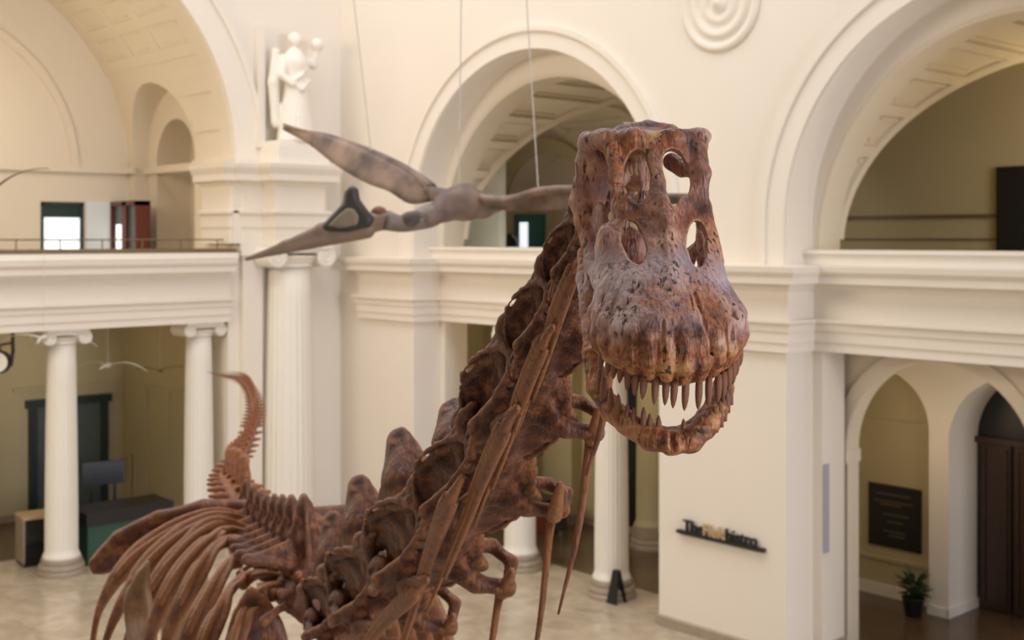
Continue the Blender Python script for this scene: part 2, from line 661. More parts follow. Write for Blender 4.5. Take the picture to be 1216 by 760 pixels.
sweep(mb, [(EX, 17.62), (EX, 17.6), (EX, 2)][::-1], ENT)
struct('trim_6', mb, PLASTER)
mb = MB()
mb.box((-32.6, 2, 8.38), (EX + .45, 17.7, 8.54))
struct('trim_7', mb, COLM)
mb = MB()
mb.box((-32.3, 2, 8.54), (EX + .40, 17.66, 8.66))
struct('trim_8', mb, BRASS)

# side wall and vault of the end gallery
mb = MB()
SY = 17.8
ps = lambda x, z: (x, SY, z)
ps2 = lambda x, z: (x, SY + .5, z)
ps3 = lambda x, z: (x, SY + 1.7, z)
rect_arch_face(mb, ps, -38.8, EX, 6.9, 14.6, [(-36.3, 2.15, 7.6, 11.7, 2.15)], 40)
arch_reveal(mb, ps, ps2, -36.3, 2.15, 7.6, 11.7, 2.15)
rect_arch_face(mb, ps2, -38.6, -34, 7.0, 14.0, [(-36.5, 1.3, 7.6, 11.5, 1.3)], 30)
arch_reveal(mb, ps2, ps3, -36.5, 1.3, 7.6, 11.5, 1.3)
mb.quad(ps3(-38, 7), ps3(-34.4, 7), ps3(-34.4, 13), ps3(-38, 13))
struct('wall_gallery_side', mb, PLASTER2)
mb = MB()
ZV = 14.4
AV = math.asin((ZV - EZ) / ER)
na = 64
for k in range(na):
    t0, t1 = (PI - AV) * k / na, (PI - AV) * (k + 1) / na
    mb.quad((EX, EC - ER * math.cos(t0), EZ + ER * math.sin(t0)), (EX, EC - ER * math.cos(t1), EZ + ER * math.sin(t1)),
            (-38.8, EC - ER * math.cos(t1), EZ + ER * math.sin(t1)), (-38.8, EC - ER * math.cos(t0), EZ + ER * math.sin(t0)))
pcy = lambda x, z: (x, EC + math.sqrt(max(0, ER ** 2 - max(0, z - EZ) ** 2)), z)
for k in range(8):      # strips right of the niche follow the curve
    za, zb_ = EZ + (ZV - EZ) * k / 8, EZ + (ZV - EZ) * (k + 1) / 8
    mb.quad(pcy(-34.15, za), pcy(EX, za), pcy(EX, zb_), pcy(-34.15, zb_))
    mb.quad(pcy(-38.8, za), pcy(-38.45, za), pcy(-38.45, zb_), pcy(-38.8, zb_))
seg_ = 32
for k in range(seg_):
    xa, xb = -36.3 - 2.15 * math.cos(PI * k / seg_), -36.3 - 2.15 * math.cos(PI * (k + 1) / seg_)
    za, zb_ = 11.7 + 2.15 * math.sin(PI * k / seg_), 11.7 + 2.15 * math.sin(PI * (k + 1) / seg_)
    for j in range(5):
        f0, f1 = j / 5, (j + 1) / 5
        mb.quad(pcy(xa, za + (ZV - za) * f0), pcy(xb, zb_ + (ZV - zb_) * f0), pcy(xb, zb_ + (ZV - zb_) * f1), pcy(xa, za + (ZV - za) * f1))
    mb.quad(pcy(xa, za), pcy(xb, zb_), ps(xb, zb_), ps(xa, za))
pv = lambda y, z, d: (d, y, z)
xs = [-31.8, -32.5, -34.5, -34.9, -36.3, -36.7, -38.2, -38.8]
for k in range(0, 8, 2):
    arch_band(mb, pv, EC, EZ, ER - .045, ER + .02, xs[k + 1], xs[k] - (.04 if k == 0 else 0), 0, 180 if k == 0 else 150, 64)
for a in list(range(10, 180, 10)):
    arch_band(mb, pv, EC, EZ, ER - .045, ER + .02, -38.8 if a < 155 else -34.0, -31.9, a - 1.6, a + 1.6, 2)
for k in (1, 3, 5):
    for a in range(15, 150, 10):
        arch_band(mb, pv, EC, EZ, ER - .03, ER + .02, xs[k + 1] + .25, xs[k] - .25, a - 2.7, a - 2.2, 1)
        arch_band(mb, pv, EC, EZ, ER - .03, ER + .02, xs[k + 1] + .25, xs[k] - .25, a + 2.2, a + 2.7, 1)
struct('ceiling_gallery_vault', mb, PLASTER2)
mb = MB()
rect_arch_face(mb, pe2, 2, 19, 6.9, ZT, [(15.55, .65, 6.9, 10.05, 0)], 4)
struct('wall_gallery_end', mb, PLASTER2)
mb = MB()
mb.quad((-32.7, SY, 0), (-39.3, SY, 0), (-39.3, SY, 6.9), (-32.7, SY, 6.9))
mb.quad((-39.2, 2, 0), (-39.2, 19, 0), (-39.2, 19, 6.9), (-39.2, 2, 6.9))
struct('wall_recess', mb, OCHRE)
mb = MB()
arch_band(mb, lambda y, z, d: (-38.8 + d, y, z), EC, EZ, 4.6, 4.85, 0, .1, legto=EZ, seg=50)
mb.box((-38.8, 2, EZ - .12), (-38.62, 17.8, EZ + .12))
mb.box((-38.8, SY - .16, EZ - .12), (-38.3, SY, EZ + .12))
mb.box((-34.1, SY - .16, EZ - .12), (-31.8, SY, EZ + .12))
mb.box((-38.8, SY + .36, EZ - .12), (-34.2, SY + .5, EZ + .12))
struct('trim_9', mb, PLASTER2)
mb = MB()
mb.box((-39.3, 2, 6.9), (-32.7, 19, 7.5))
mb.box((-33, D3, 6.9), (-3, 31, 7.5))
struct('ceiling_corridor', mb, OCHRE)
mb = MB()
sweep(mb, [(-39.2, 2), (-39.2, SY), (-32.7, SY)], BB)
struct('baseboard_left', mb, STONE)
# upper gallery window
fr = MB()
fr.box((-38.95, 14.85, 6.95), (-38.78, 14.95, 10.1))
fr.box((-38.95, 16.15, 6.95), (-38.78, 16.25, 10.1))
fr.box((-38.95, 14.85, 10.0), (-38.78, 16.25, 10.12))
w = struct('window_1', fr, DGREEN)
pn = MB()
pn.box((-38.94, 14.95, 9.62), (-38.86, 16.15, 10.0))
obj('blind', pn, DGREEN, w)
pn = MB()
pn.box((-38.96, 14.95, 6.95), (-38.90, 16.15, 9.62))
obj('pane', pn, DAY, w)
t = tagit(obj('wall_panel', MB().box((-38.78, 16.3, 7.5), (-38.7, 17.35, 10.15)), WHITE), 'pale blue-white panel between the bright window and the red case', 'panel')

# corner pier
mb = MB()
PIL = [(EX, 17.98), (EX + .25, 17.98), (EX + .25, 18.62), (EX, 18.62)]
mb.box((EX - .02, 17.95, 0), (EX + .22, 18.6, 8.8))
mb.box((EX - .02, 17.85, 8.45), (EX + .32, 18.7, 8.8))
struct('trim_10', mb, PLASTER)
ENT2 = [(0, 8.80), (.05, 8.80), (.05, 9.25), (.09, 9.27), (.09, 9.6), (.18, 9.68), (.18, 9.75), (.05, 9.78), (.05, 10.45), (.14, 10.55), (.35, 10.62), (.35, 10.80), (.46, 10.98), (.48, 11.1), (0, 11.15)]
mb = MB()
sweep(mb, [(-33.3, 17.6), (EX + .1, 17.6), (EX + .1, 17.95), (EX + .28, 17.95), (EX + .28, 18.6), (EX + 1.0, 18.6), (EX + 1.0, 20.2), (EX + .1, 20.2), (EX + .1, 20.7), (EX - .1, 20.7)], ENT2)
mb.box((-33.3, 17.6, 8.8), (EX + .1, 18.0, 11.12))
mb.box((EX - .02, 17.62, 8.8), (EX + .28, 20.7, 11.12))
mb.box((EX, 18.62, 8.82), (EX + .98, 20.18, 11.12))
struct('trim_11', mb, PLASTER)

# lower corridor rooms
mb = MB()
YB = 27.4
mb.quad((-31.8, YB, 0), (-17.7, YB, 0), (-17.7, YB, 6.9), (-31.8, YB, 6.9))
mb.quad((-31.8, D3, 0), (-31.8, YB, 0), (-31.8, YB, 6.9), (-31.8, D3, 6.9))
mb.box((-28.4, YB - .45, 0), (-27.1, YB, 6.9))
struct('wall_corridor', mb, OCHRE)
mb = MB()
mb.box((-28.45, YB - .5, 0), (-27.05, YB, .3))
sweep(mb, [(-31.8, YB), (-28.4, YB)], BB)
sweep(mb, [(-27.1, YB), (-17.7, YB)], BB)
struct('baseboard_corridor', mb, STONE)
# arch across the right bay, pale piers, recessed wall and doorway
mb = MB()
pf = lambda x, z: (x, 23.5, z)
pg = lambda x, z: (x, 23.95, z)
pA = lambda x, z: (x, 26.9, z)
pB = lambda x, z: (x, 27.4, z)
pC = lambda x, z: (x, 28.3, z)
rect_arch_face(mb, pf, -19, -5, 0, 6.9, [(-12.9, 2.12, 0, 4.28, 2.12)], 40)
arch_reveal(mb, pf, pg, -12.9, 2.12, 0, 4.28, 2.12)
rect_arch_face(mb, pg, -19, -5, 0, 6.9, [(-12.9, 2.12, 0, 4.28, 2.12)], 40)
struct('wall_corridor_arch', mb, PLASTER2)
mb = MB()
arch_band(mb, lambda x, z, d: (x, 23.5 - d, z), -12.9, 4.28, 2.12, 2.42, -.02, .06, legto=4.2, seg=40)
mb.box((-15.35, 23.38, 4.0), (-14.98, 23.97, 4.28))
struct('trim_12', mb, PLASTER2)
mb = MB()
rect_arch_face(mb, pA, -19.5, -5, 0, 6.9, [(-16.35, 1.38, 0, 4.35, 1.38), (-12.75, 1.72, 0, 4.1, 1.72)], 40)
arch_reveal(mb, pA, pB, -16.35, 1.38, 0, 4.35, 1.38)
arch_reveal(mb, pA, pC, -12.75, 1.72, 0, 4.1, 1.72)
struct('wall_corridor_pier', mb, PLASTER)
mb = MB()
mb.quad((-19, YB, 0), (-14.6, YB, 0), (-14.6, YB, 6.9), (-19, YB, 6.9))
mb.quad((-17.7, YB, 0), (-17.7, 26.9, 0), (-17.7, 26.9, 6.9), (-17.7, YB, 6.9))
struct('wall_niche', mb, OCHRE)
mb = MB()
mb.box((-19, YB - .07, 4.3), (-14.97, YB, 4.42))
mb.box((-17.2, YB - .06, .9), (-15.2, YB, .98))
struct('trim_13', mb, OCHRE)
mb = MB()
mb.box((-17.7, YB - .05, 0), (-14.97, YB, .3))
mb.box((-14.99, 26.84, 0), (-14.45, 26.9, .22))
mb.box((-14.47, 26.84, 0), (-14.42, 28.3, .22))
struct('baseboard_niche', mb, COLM)
dr = MB()
dr.box((-14.5, 28.3, 0), (-11.0, 28.42, 6.2))
d = struct('door_1', dr, BLACK)
for k in range(4):
    lf = MB()
    x0 = -14.4 + k * .84
    lf.box((x0 + .04, 28.22, .05), (x0 + .80, 28.3, 4.0))
    lf.box((x0 + .10, 28.18, .2), (x0 + .18, 28.24, 3.9))
    lf.box((x0 + .64, 28.18, .2), (x0 + .72, 28.24, 3.9))
    obj('door_leaf', lf, DARKW, d)
tr = MB()
tr.box((-14.47, 28.15, 4.02), (-11, 28.3, 4.16))
obj('transom', tr, DARKW, d)
# middle bay: dark doorway and lit door
dr = MB()
dr.box((-25.85, YB - .12, 0), (-25.75, YB, 4.6))
dr.box((-23.95, YB - .12, 0), (-23.85, YB, 4.6))
dr.box((-25.85, YB - .12, 4.5), (-23.85, YB, 4.6))
dr.box((-25.75, YB - .04, 0), (-24.75, YB - .01, 4.5))
d = struct('door_2', dr, BLACK)
obj('pane', MB().box((-24.72, YB - .05, 1.0), (-24.25, YB - .01, 3.1)), DAY, d)
obj('door_leaf', MB().box((-24.75, YB - .04, 0), (-23.95, YB - .02, 4.5)), GLASSD, d)

# upper rooms behind the arches
mb = MB()
pu = lambda x, z: (x, 30.0, z)
pu2 = lambda x, z: (x, 31.2, z)
rect_arch_face(mb, pu, -38, -16, 7.5, 15, [(-31.4, 2.2, 7.5, 9.8, 2.2)], 40)
arch_reveal(mb, pu, pu2, -31.4, 2.2, 7.5, 9.8, 2.2)
mb.quad(pu2(-34.5, 7.5), pu2(-28, 7.5), pu2(-28, 13), pu2(-34.5, 13))
mb.quad((-38, 23.3, 7.5), (-38, 30, 7.5), (-38, 30, 15), (-38, 23.3, 15))
mb.quad((-38, 23.3, 7.5), (-28, 23.3, 7.5), (-28, 23.3, 9.0), (-38, 23.3, 9.0))
struct('wall_upper_room', mb, PLASTER2)
mb = MB()
arch_band(mb, lambda x, z, d: (x, 30 - d, z), -31.4, 9.8, 2.2, 2.7, -.02, .18, legto=7.6, seg=40)
struct('trim_14', mb, OCHRE)
mb = MB()
# long barrel vault of the upper gallery, cut where the arch vaults cross it
for k in range(40):
    a0, a1 = PI * k / 40, PI * (k + 1) / 40
    y0, y1 = GY - GR * math.cos(a0), GY - GR * math.cos(a1)
    z0, z1 = GZ + GR * math.sin(a0), GZ + GR * math.sin(a1)
    if a1 <= PI / 2 + 1e-6:
        w0, w1 = GR * math.cos(a0), GR * math.cos(a1)
        for (xa0, xa1, xb0, xb1) in ((-40, -40, B1 - w0, B1 - w1), (B1 + w0, B1 + w1, B2 - w0, B2 - w1), (B2 + w0, B2 + w1, -3, -3)):
            mb.quad((xa0, y0, z0), (xb0, y0, z0), (xb1, y1, z1), (xa1, y1, z1))
    else:
        mb.quad((-40, y0, z0), (-3, y0, z0), (-3, y1, z1), (-40, y1, z1))
struct('ceiling_upper_room', mb, PLASTER2)
mb = MB()
for x in (-37.5, -34.5, -30.5, -27.0, -23.4, -20.0, -16.9):
    arch_band(mb, lambda y, z, d: (d, y, z), GY, GZ, GR - .18, GR + .02, x - .22, x + .22, 92, 160, 16)
arch_band(mb, lambda y, z, d: (d, y, z), GY, GZ, GR - .12, GR + .02, -38, -15, 112, 115, 2)
arch_band(mb, lambda y, z, d: (d, y, z), GY, GZ, GR - .12, GR + .02, -38, -15, 132, 135, 2)
struct('trim_15', mb, PLASTER2)
mb = MB()
mb.quad((-21, 29, 7.5), (-3, 29, 7.5), (-3, 29, 15), (-21, 29, 15))
mb.quad((-20.9, 23.3, 7.5), (-20.9, 29, 7.5), (-20.9, 29, 13.4), (-20.9, 23.3, 13.4))
struct('wall_upper_ochre', mb, OCHRE)
mb = MB()
mb.box((-20.9, 28.93, 9.45), (-14.3, 29.0, 9.55))
mb.box((-20.9, 28.95, 8.9), (-14.3, 29.0, 8.94))
struct('trim_16', mb, BRASS)
dr = MB()
dr.box((-14.3, 28.9, 7.5), (-12.6, 29.0, 10.7))
struct('door_3', dr, BLACK)
t = tagit(obj('partition_wall', MB().box((-31.9, 26.4, 7.5), (-29.9, 26.7, 11.7)), WHITE), 'tall pale grey-green partition inside the middle upper arch', 'partition')
t = empty('display_screen', (-31.4, 29.3, 7.51), 'dark teal display with a bright white light inside the middle upper arch', 'display')
obj('screen_body', MB().box((-.9, -.08, .5), (.55, .12, 2.3)), TEAL, t)
obj('lit_image', MB().box((-.55, -.12, 1.1), (-.15, -.085, 2.0)), DAY, t)
t = empty('armchair', (-31.75, 28.3, 7.51), 'dark rounded chair back seen over the sill of the middle upper arch', 'chair')
m_ = MB()
m_.lathe([(.45, .45), (.5, .6), (.5, 1.0), (.42, 1.45), (.2, 1.6)], 20)
obj('backrest', m_, BLACK, t, True)
m_ = MB()
m_.lathe([(.3, 0), (.3, .04), (.05, .06), (.05, .44)], 16)
obj('pedestal_foot', m_, BLACK, t, True)
t = empty('orange_ornament', (-30.6, 25.95, 11.6), 'small orange and white lantern hung beside the pale partition', 'lantern')
m_ = MB()
m_.lathe([(.03, -.55), (.16, -.45), (.2, -.3), (.14, -.14), (.04, -.05), (.015, 0), (.015, .6)], 20)
obj('lantern_body', m_, plain('orange_glass', (0.9, 0.38, 0.2), 0.3, noise=.1, emit=.5), t, True)
m_ = MB()
m_.lathe([(.02, -1.45), (.14, -1.3), (.16, -.95), (.05, -.6)], 20)
obj('glass_drop', m_, WHITE, t, True)

# ------------------------------------------------------------------ columns


def spiral(mb, cx, cz, r, y0, y1, sgn):
    """a volute: raised spiral on a disc whose axis is y"""
    n = 30
    vs = []
    for y in (y0, y1):
        for k in range(n):
            t = 2 * PI * k / n
            vs.append((cx + r * math.cos(t), y, cz + r * math.sin(t)))
    fs = [tuple(range(n)), tuple(range(2 * n - 1, n - 1, -1))] + [(k, (k + 1) % n, n + (k + 1) % n, n + k) for k in range(n)]
    mb.add(vs, fs)
    for y in (y0, y1):
        pts = []
        for k in range(46):
            t = k / 45 * 2.2 * 2 * PI
            rr = r * (1 - k / 45 * .82)
            pts.append((cx + sgn * rr * math.sin(t), y, cz + rr * math.cos(t)))
        mb.tube(pts, r * .11, 6)


def column(h, r, base=0.42):
    """parts in local frame, face towards -y"""
    b = MB()
    b.lathe([(r * 1.42, 0), (r * 1.42, .10), (r * 1.34, .14), (r * 1.40, .20), (r * 1.36, .27), (r * 1.2, .30), (r * 1.24, .36), (r * 1.22, base), (r, base + .01)], 40)
    hc = r * .95
    s = MB()
    prof = [(r * 1.10, base), (r * 1.14, base + .06), (r * 1.08, base + .12), (r * 1.0, base + .2)]
    for k in range(9):
        t = k / 8
        prof.append((r * (1 - .15 * t ** 1.6), base + .3 + (h - hc - base - .3) * t))
    fl = lambda k, rr, z: 1.0 if (z < base + .25 or z > h - hc - .05) else (1 - .055 * (0.5 - 0.5 * math.cos(2 * PI * k / 4)))
    s.lathe(prof, 96, rf=fl)
    c = MB()
    rt = r * .86
    z0 = h - hc
    c.lathe([(rt, z0), (rt * 1.12, z0 + .03), (rt * 1.05, z0 + .08), (rt * 1.3, z0 + hc * .45), (rt * 1.2, z0 + hc * .5)], 40)
    vr = r * .42
    for sx in (-1, 1):
        spiral(c, sx * r * 1.12, h - hc * .56, vr, -r * 1.02, r * 1.02, sx)
    c.box((-r * 1.15, -r * .98, h - hc * .40), (r * 1.15, r * .98, h - hc * .22))
    c.box((-r * 1.32, -r * 1.12, h - hc * .22), (r * 1.32, r * 1.12, h))
    return b, s, c


def make_column(label, loc, rotz, h, r, group=None, base=.42, smooth_sh=True):
    t = empty('ionic_column', loc, label, 'column', group, Matrix.Rotation(rotz, 4, 'Z'))
    b, s, c = column(h, r, base)
    obj('shaft', s, COLM, t, True)
    obj('capital', c, COLM, t)
    obj('column_base', b, STONE, t)
    return t


c0 = make_column('white fluted column on brown base, first from the left, with the glass case behind', (-32.3, 12.92, 0), PI / 2, 6.54, .43, 'columns of the ground floor openings')
dup(c0, Matrix.Translation((-32.3, 16.93, 0)) @ Matrix.Rotation(PI / 2, 4, 'Z'), 'white fluted column directly left of the raised tail tip')
dup(c0, Matrix.Translation((-24.45, 22.35, 0)), 'white fluted column partly hidden by the neck ribs in the middle opening')
dup(c0, Matrix.Translation((-21.05, 22.35, 0)), 'white fluted column below the jaw, a black stand at its base')
c1 = make_column('tall engaged column carrying the stone statue in the hall corner', (-31.4, 19.4, 0), PI / 2, 8.8, .74, None, .5)
c2 = empty('ochre_column', (-23.6, 26.7, 0), 'yellowish inner column with brown base deep in the middle opening', 'column')
b, s, c = column(6.9, .42, .6)
obj('shaft', s, OCHRE, c2, True)
obj('capital', c, OCHRE, c2)
obj('column_base', b, STONE, c2)

# ------------------------------------------------------------------ SDF sculpting


class Field:
    def __init__(self, lo, hi, h):
        self.lo = np.array(lo, float)
        self.h = h
        self.n = np.ceil((np.array(hi, float) - self.lo) / h).astype(int) + 1
        self.D = np.full(self.n, 10.0, np.float32)
        self.D[:] = 1e3 * h

    def block(self, lo, hi, m):
        a = np.clip(np.floor((np.array(lo) - m - self.lo) / self.h).astype(int), 0, self.n - 1)
        b = np.clip(np.ceil((np.array(hi) + m - self.lo) / self.h).astype(int) + 1, 0, self.n)
        if np.any(b - a < 1):
            return None, None
        sl = tuple(slice(a[i], b[i]) for i in range(3))
        ax = [(self.lo[i] + self.h * np.arange(a[i], b[i])).astype(np.float32) for i in range(3)]
        X, Y, Z = np.meshgrid(*ax, indexing='ij')
        return sl, np.stack((X, Y, Z), -1)

    def apply(self, sl, d, k, cut):
        D = self.D[sl]
        if cut:
            d = -d
            if k > 0:
                hh = np.clip(0.5 - 0.5 * (D - d) / k, 0, 1)
                self.D[sl] = D * (1 - hh) + d * hh + k * hh * (1 - hh)
            else:
                self.D[sl] = np.maximum(D, d)
        else:
            if k > 0:
                hh = np.clip(0.5 + 0.5 * (D - d) / k, 0, 1)
                self.D[sl] = D * (1 - hh) + d * hh - k * hh * (1 - hh)
            else:
                self.D[sl] = np.minimum(D, d)

    def cap(self, a, b, ra, rb=None, k=0.0, cut=False, sq=None):
        rb = ra if rb is None else rb
        a = np.array(a, float)
        b = np.array(b, float)
        R = max(ra, rb)
        sl, P = self.block(np.minimum(a, b) - R, np.maximum(a, b) + R, k + 2 * self.h)
        if sl is None:
            return
        ab = b - a
        pa = P - a.astype(np.float32)
        t = np.clip((pa @ ab.astype(np.float32)) / max(1e-9, ab @ ab), 0, 1)
        d = np.linalg.norm(pa - t[..., None] * ab.astype(np.float32), axis=-1) - (ra + (rb - ra) * t)
        self.apply(sl, d, k, cut)

    def chain(self, pts, rs, k=0.0, cut=False):
        if not hasattr(rs, '__len__'):
            rs = [rs] * len(pts)
        for i in range(len(pts) - 1):
            self.cap(pts[i], pts[i + 1], rs[i], rs[i + 1], k, cut)

    def ell(self, c, r, k=0.0, cut=False, rot=None):
        c = np.array(c, float)
        r = np.array(r, float)
        ext = r if rot is None else np.full(3, r.max())
        sl, P = self.block(c - ext, c + ext, k + 2 * self.h)
        if sl is None:
            return
        q = P - c.astype(np.float32)
        if rot is not None:
            q = q @ np.array(rot, np.float32)
        k0 = np.linalg.norm(q / r.astype(np.float32), axis=-1)
        k1 = np.linalg.norm(q / (r * r).astype(np.float32), axis=-1)
        d = k0 * (k0 - 1) / np.maximum(k1, 1e-6)
        self.apply(sl, d, k, cut)

    def tri(self, a, b, c, th, k=0.0, cut=False):
        a, b, c = (np.array(q, np.float32) for q in (a, b, c))
        lo = np.minimum(np.minimum(a, b), c) - th
        hi = np.maximum(np.maximum(a, b), c) + th
        sl, P = self.block(lo, hi, k + 2 * self.h)
        if sl is None:
            return
        ba, cb, ac = b - a, c - b, a - c
        n = np.cross(ba, ac)
        pa, pb, pc = P - a, P - b, P - c

        def seg(pq, e):
            t = np.clip((pq @ e) / max(1e-12, float(e @ e)), 0, 1)
            q = pq - t[..., None] * e
            return (q * q).sum(-1)
        ins = (np.sign(pa @ np.cross(ba, n)) + np.sign(pb @ np.cross(cb, n)) + np.sign(pc @ np.cross(ac, n))) >= 2.0
        dn = (pa @ n) ** 2 / max(1e-12, float(n @ n))
        d = np.sqrt(np.where(ins, dn, np.minimum(np.minimum(seg(pa, ba), seg(pb, cb)), seg(pc, ac)))) - th
        self.apply(sl, d, k, cut)

    def plate(self, poly, y0, th, k=0.0, cut=False, rnd=0.0):
        """polygon in the x-z plane, y0 a function of (x, z) giving mid depth"""
        poly = np.array(poly, np.float32)
        ys = [y0(p[0], p[1]) for p in poly]
        lo = [poly[:, 0].min(), min(ys) - th - rnd * 2, poly[:, 1].min()]
        hi = [poly[:, 0].max(), max(ys) + th + rnd * 2, poly[:, 1].max()]
        sl, P = self.block(lo, hi, k + 3 * self.h + rnd)
        if sl is None:
            return
        x, z = P[:, 0, :, 0], P[:, 0, :, 2]
        n = len(poly)
        d2 = np.full(x.shape, 1e9, np.float32)
        sgn = np.ones(x.shape, np.float32)
        for i in range(n):
            v, w_ = poly[i], poly[i - 1]
            ex, ez = w_ - v
            wx, wz = x - v[0], z - v[1]
            t = np.clip((wx * ex + wz * ez) / max(1e-12, ex * ex + ez * ez), 0, 1)
            d2 = np.minimum(d2, (wx - ex * t) ** 2 + (wz - ez * t) ** 2)
            c1_, c2_, c3_ = z >= v[1], z < w_[1], ex * wz > ez * wx
            flip = (c1_ & c2_ & c3_) | (~c1_ & ~c2_ & ~c3_)
            sgn = np.where(flip, -sgn, sgn)
        dp = (sgn * np.sqrt(d2))[:, None, :]
        yy = np.abs(P[..., 1] - y0(P[..., 0], P[..., 2])) - th
        a = np.maximum(dp + rnd, 0)
        b = np.maximum(yy + rnd, 0)
        d = np.sqrt(a * a + b * b) - rnd + np.minimum(np.maximum(dp + rnd, yy + rnd), 0)
        self.apply(sl, d.astype(np.float32), k, cut)

    def rough(self, amp, freq, seed=0):
        rs = np.random.RandomState(seed)
        idx = np.argwhere(np.abs(self.D) < 6 * self.h + 2 * amp)
        p = self.lo + idx * self.h
        s = np.zeros(len(p))
        for j in range(7):
            w_ = rs.normal(size=3)
            w_ *= freq * (1 + .5 * j) / np.linalg.norm(w_)
            s += np.sin(p @ w_ + rs.rand() * 6.28) / (1 + .5 * j)
        self.D[tuple(idx.T)] += (amp * s / 2.2).astype(np.float32)

    def nets(self):
        D = self.D
        S = D < 0
        nx, ny, nz = D.shape
        C = np.zeros((nx - 1, ny - 1, nz - 1), np.int8)
        for i in (0, 1):
            for j in (0, 1):
                for k in (0, 1):
                    C += S[i:nx - 1 + i, j:ny - 1 + j, k:nz - 1 + k]
        act = (C > 0) & (C < 8)
        idx = np.argwhere(act)
        vid = np.full(C.shape, -1, np.int32)
        vid[act] = np.arange(len(idx))
        cor = [(i, j, k) for i in (0, 1) for j in (0, 1) for k in (0, 1)]
        dv = np.stack([D[idx[:, 0] + c[0], idx[:, 1] + c[1], idx[:, 2] + c[2]] for c in cor], 1)
        acc = np.zeros((len(idx), 3))
        cnt = np.zeros(len(idx))
        for a in range(8):
            for b in range(a + 1, 8):
                if sum(abs(cor[a][q] - cor[b][q]) for q in range(3)) != 1:
                    continue
                da, db = dv[:, a], dv[:, b]
                m = (da < 0) != (db < 0)
                t = np.where(m, da / np.where(m, da - db, 1), 0)
                p = np.array(cor[a]) + t[:, None] * (np.array(cor[b]) - np.array(cor[a]))
                acc += np.where(m[:, None], p, 0)
                cnt += m
        V = self.lo + (idx + acc / cnt[:, None]) * self.h
        F = []
        for ax in range(3):
            o1, o2 = (ax + 1) % 3, (ax + 2) % 3
            s0 = [slice(None)] * 3
            s1 = [slice(None)] * 3
            s0[ax] = slice(0, -1)
            s1[ax] = slice(1, None)
            e = S[tuple(s0)] != S[tuple(s1)]
            q = np.argwhere(e)
            ok = (q[:, o1] > 0) & (q[:, o2] > 0) & (q[:, o1] < D.shape[o1] - 1) & (q[:, o2] < D.shape[o2] - 1)
            q = q[ok]
            inside = S[tuple(q.T)]

            def g(d1, d2):
                r = q.copy()
                r[:, o1] -= d1
                r[:, o2] -= d2
                return vid[tuple(r.T)]
            quad = np.stack((g(1, 1), g(0, 1), g(0, 0), g(1, 0)), 1)
            quad[~inside] = quad[~inside][:, ::-1]
            F.append(quad)
        F = np.concatenate(F)
        F = F[(F >= 0).all(1)]
        return V, F

    def mesh(self, name, scale=1.0, smooth_it=1):
        V, F = self.nets()
        # light Laplacian smoothing
        for _ in range(smooth_it):
            A_ = np.zeros_like(V)
            c_ = np.zeros(len(V))
            for a, b in ((0, 1), (1, 2), (2, 3), (3, 0)):
                np.add.at(A_, F[:, a], V[F[:, b]])
                np.add.at(c_, F[:, a], 1)
                np.add.at(A_, F[:, b], V[F[:, a]])
                np.add.at(c_, F[:, b], 1)
            V = .5 * V + .5 * A_ / np.maximum(c_, 1)[:, None]
        V = V * scale
        m = bpy.data.meshes.new(name)
        m.vertices.add(len(V))
        m.vertices.foreach_set('co', V.astype(np.float32).ravel())
        m.loops.add(len(F) * 4)
        m.loops.foreach_set('vertex_index', F.astype(np.int32).ravel())
        m.polygons.add(len(F))
        m.polygons.foreach_set('loop_start', np.arange(0, len(F) * 4, 4, dtype=np.int32))
        m.polygons.foreach_set('use_smooth', np.ones(len(F), bool))
        m.update(calc_edges=True)
        m.validate()
        return m


# frame of the skeleton: x to the right, y away from the viewer's side, z up
MF = Matrix(((RT.x, FW.x, 0, 0), (RT.y, FW.y, 0, 0), (0, 0, 1, H), (0, 0, 0, 1)))


def P(px, py, z):
    return Vector(((px - 608) / FPX * z, z, (283 - py) / FPX * z))


def spl(pts, n):
    """Catmull-Rom through pts (Vectors of any length)"""
    pts = [np.array(p, float) for p in pts]
    q = [2 * pts[0] - pts[1]] + pts + [2 * pts[-1] - pts[-2]]
    out = []
    m = len(pts) - 1
    for i in range(n):
        t = i / (n - 1) * m
        k = min(int(t), m - 1)
        t -= k
        a, b, c, d = q[k], q[k + 1], q[k + 2], q[k + 3]
        out.append(.5 * ((2 * b) + (c - a) * t + (2 * a - 5 * b + 4 * c - d) * t * t + (3 * b - a - 3 * c + d) * t ** 3))
    return out


HIP = P(215, 610, 11.3)
hipw = MF @ HIP
dino = link('dinosaur_skeleton', None, None, None, Matrix.Translation((hipw.x, hipw.y, 0)) @ MF.to_3x3().to_4x4())
tagit(dino, 'giant red-brown long-necked dinosaur skeleton with its skull raised toward the viewer', 'skeleton')


def sub(name, mb, mat, parent, smooth=True):
    """mesh given in skeleton frame coordinates; origin moved to its centre"""
    c = Vector(np.mean(np.array([tuple(p) for p in mb.v]), 0))
    mb.v = [tuple(Vector(p) - c) for p in mb.v]
    return link(name, mb.mesh(name, smooth), mat, parent, MF @ Matrix.Translation(c))


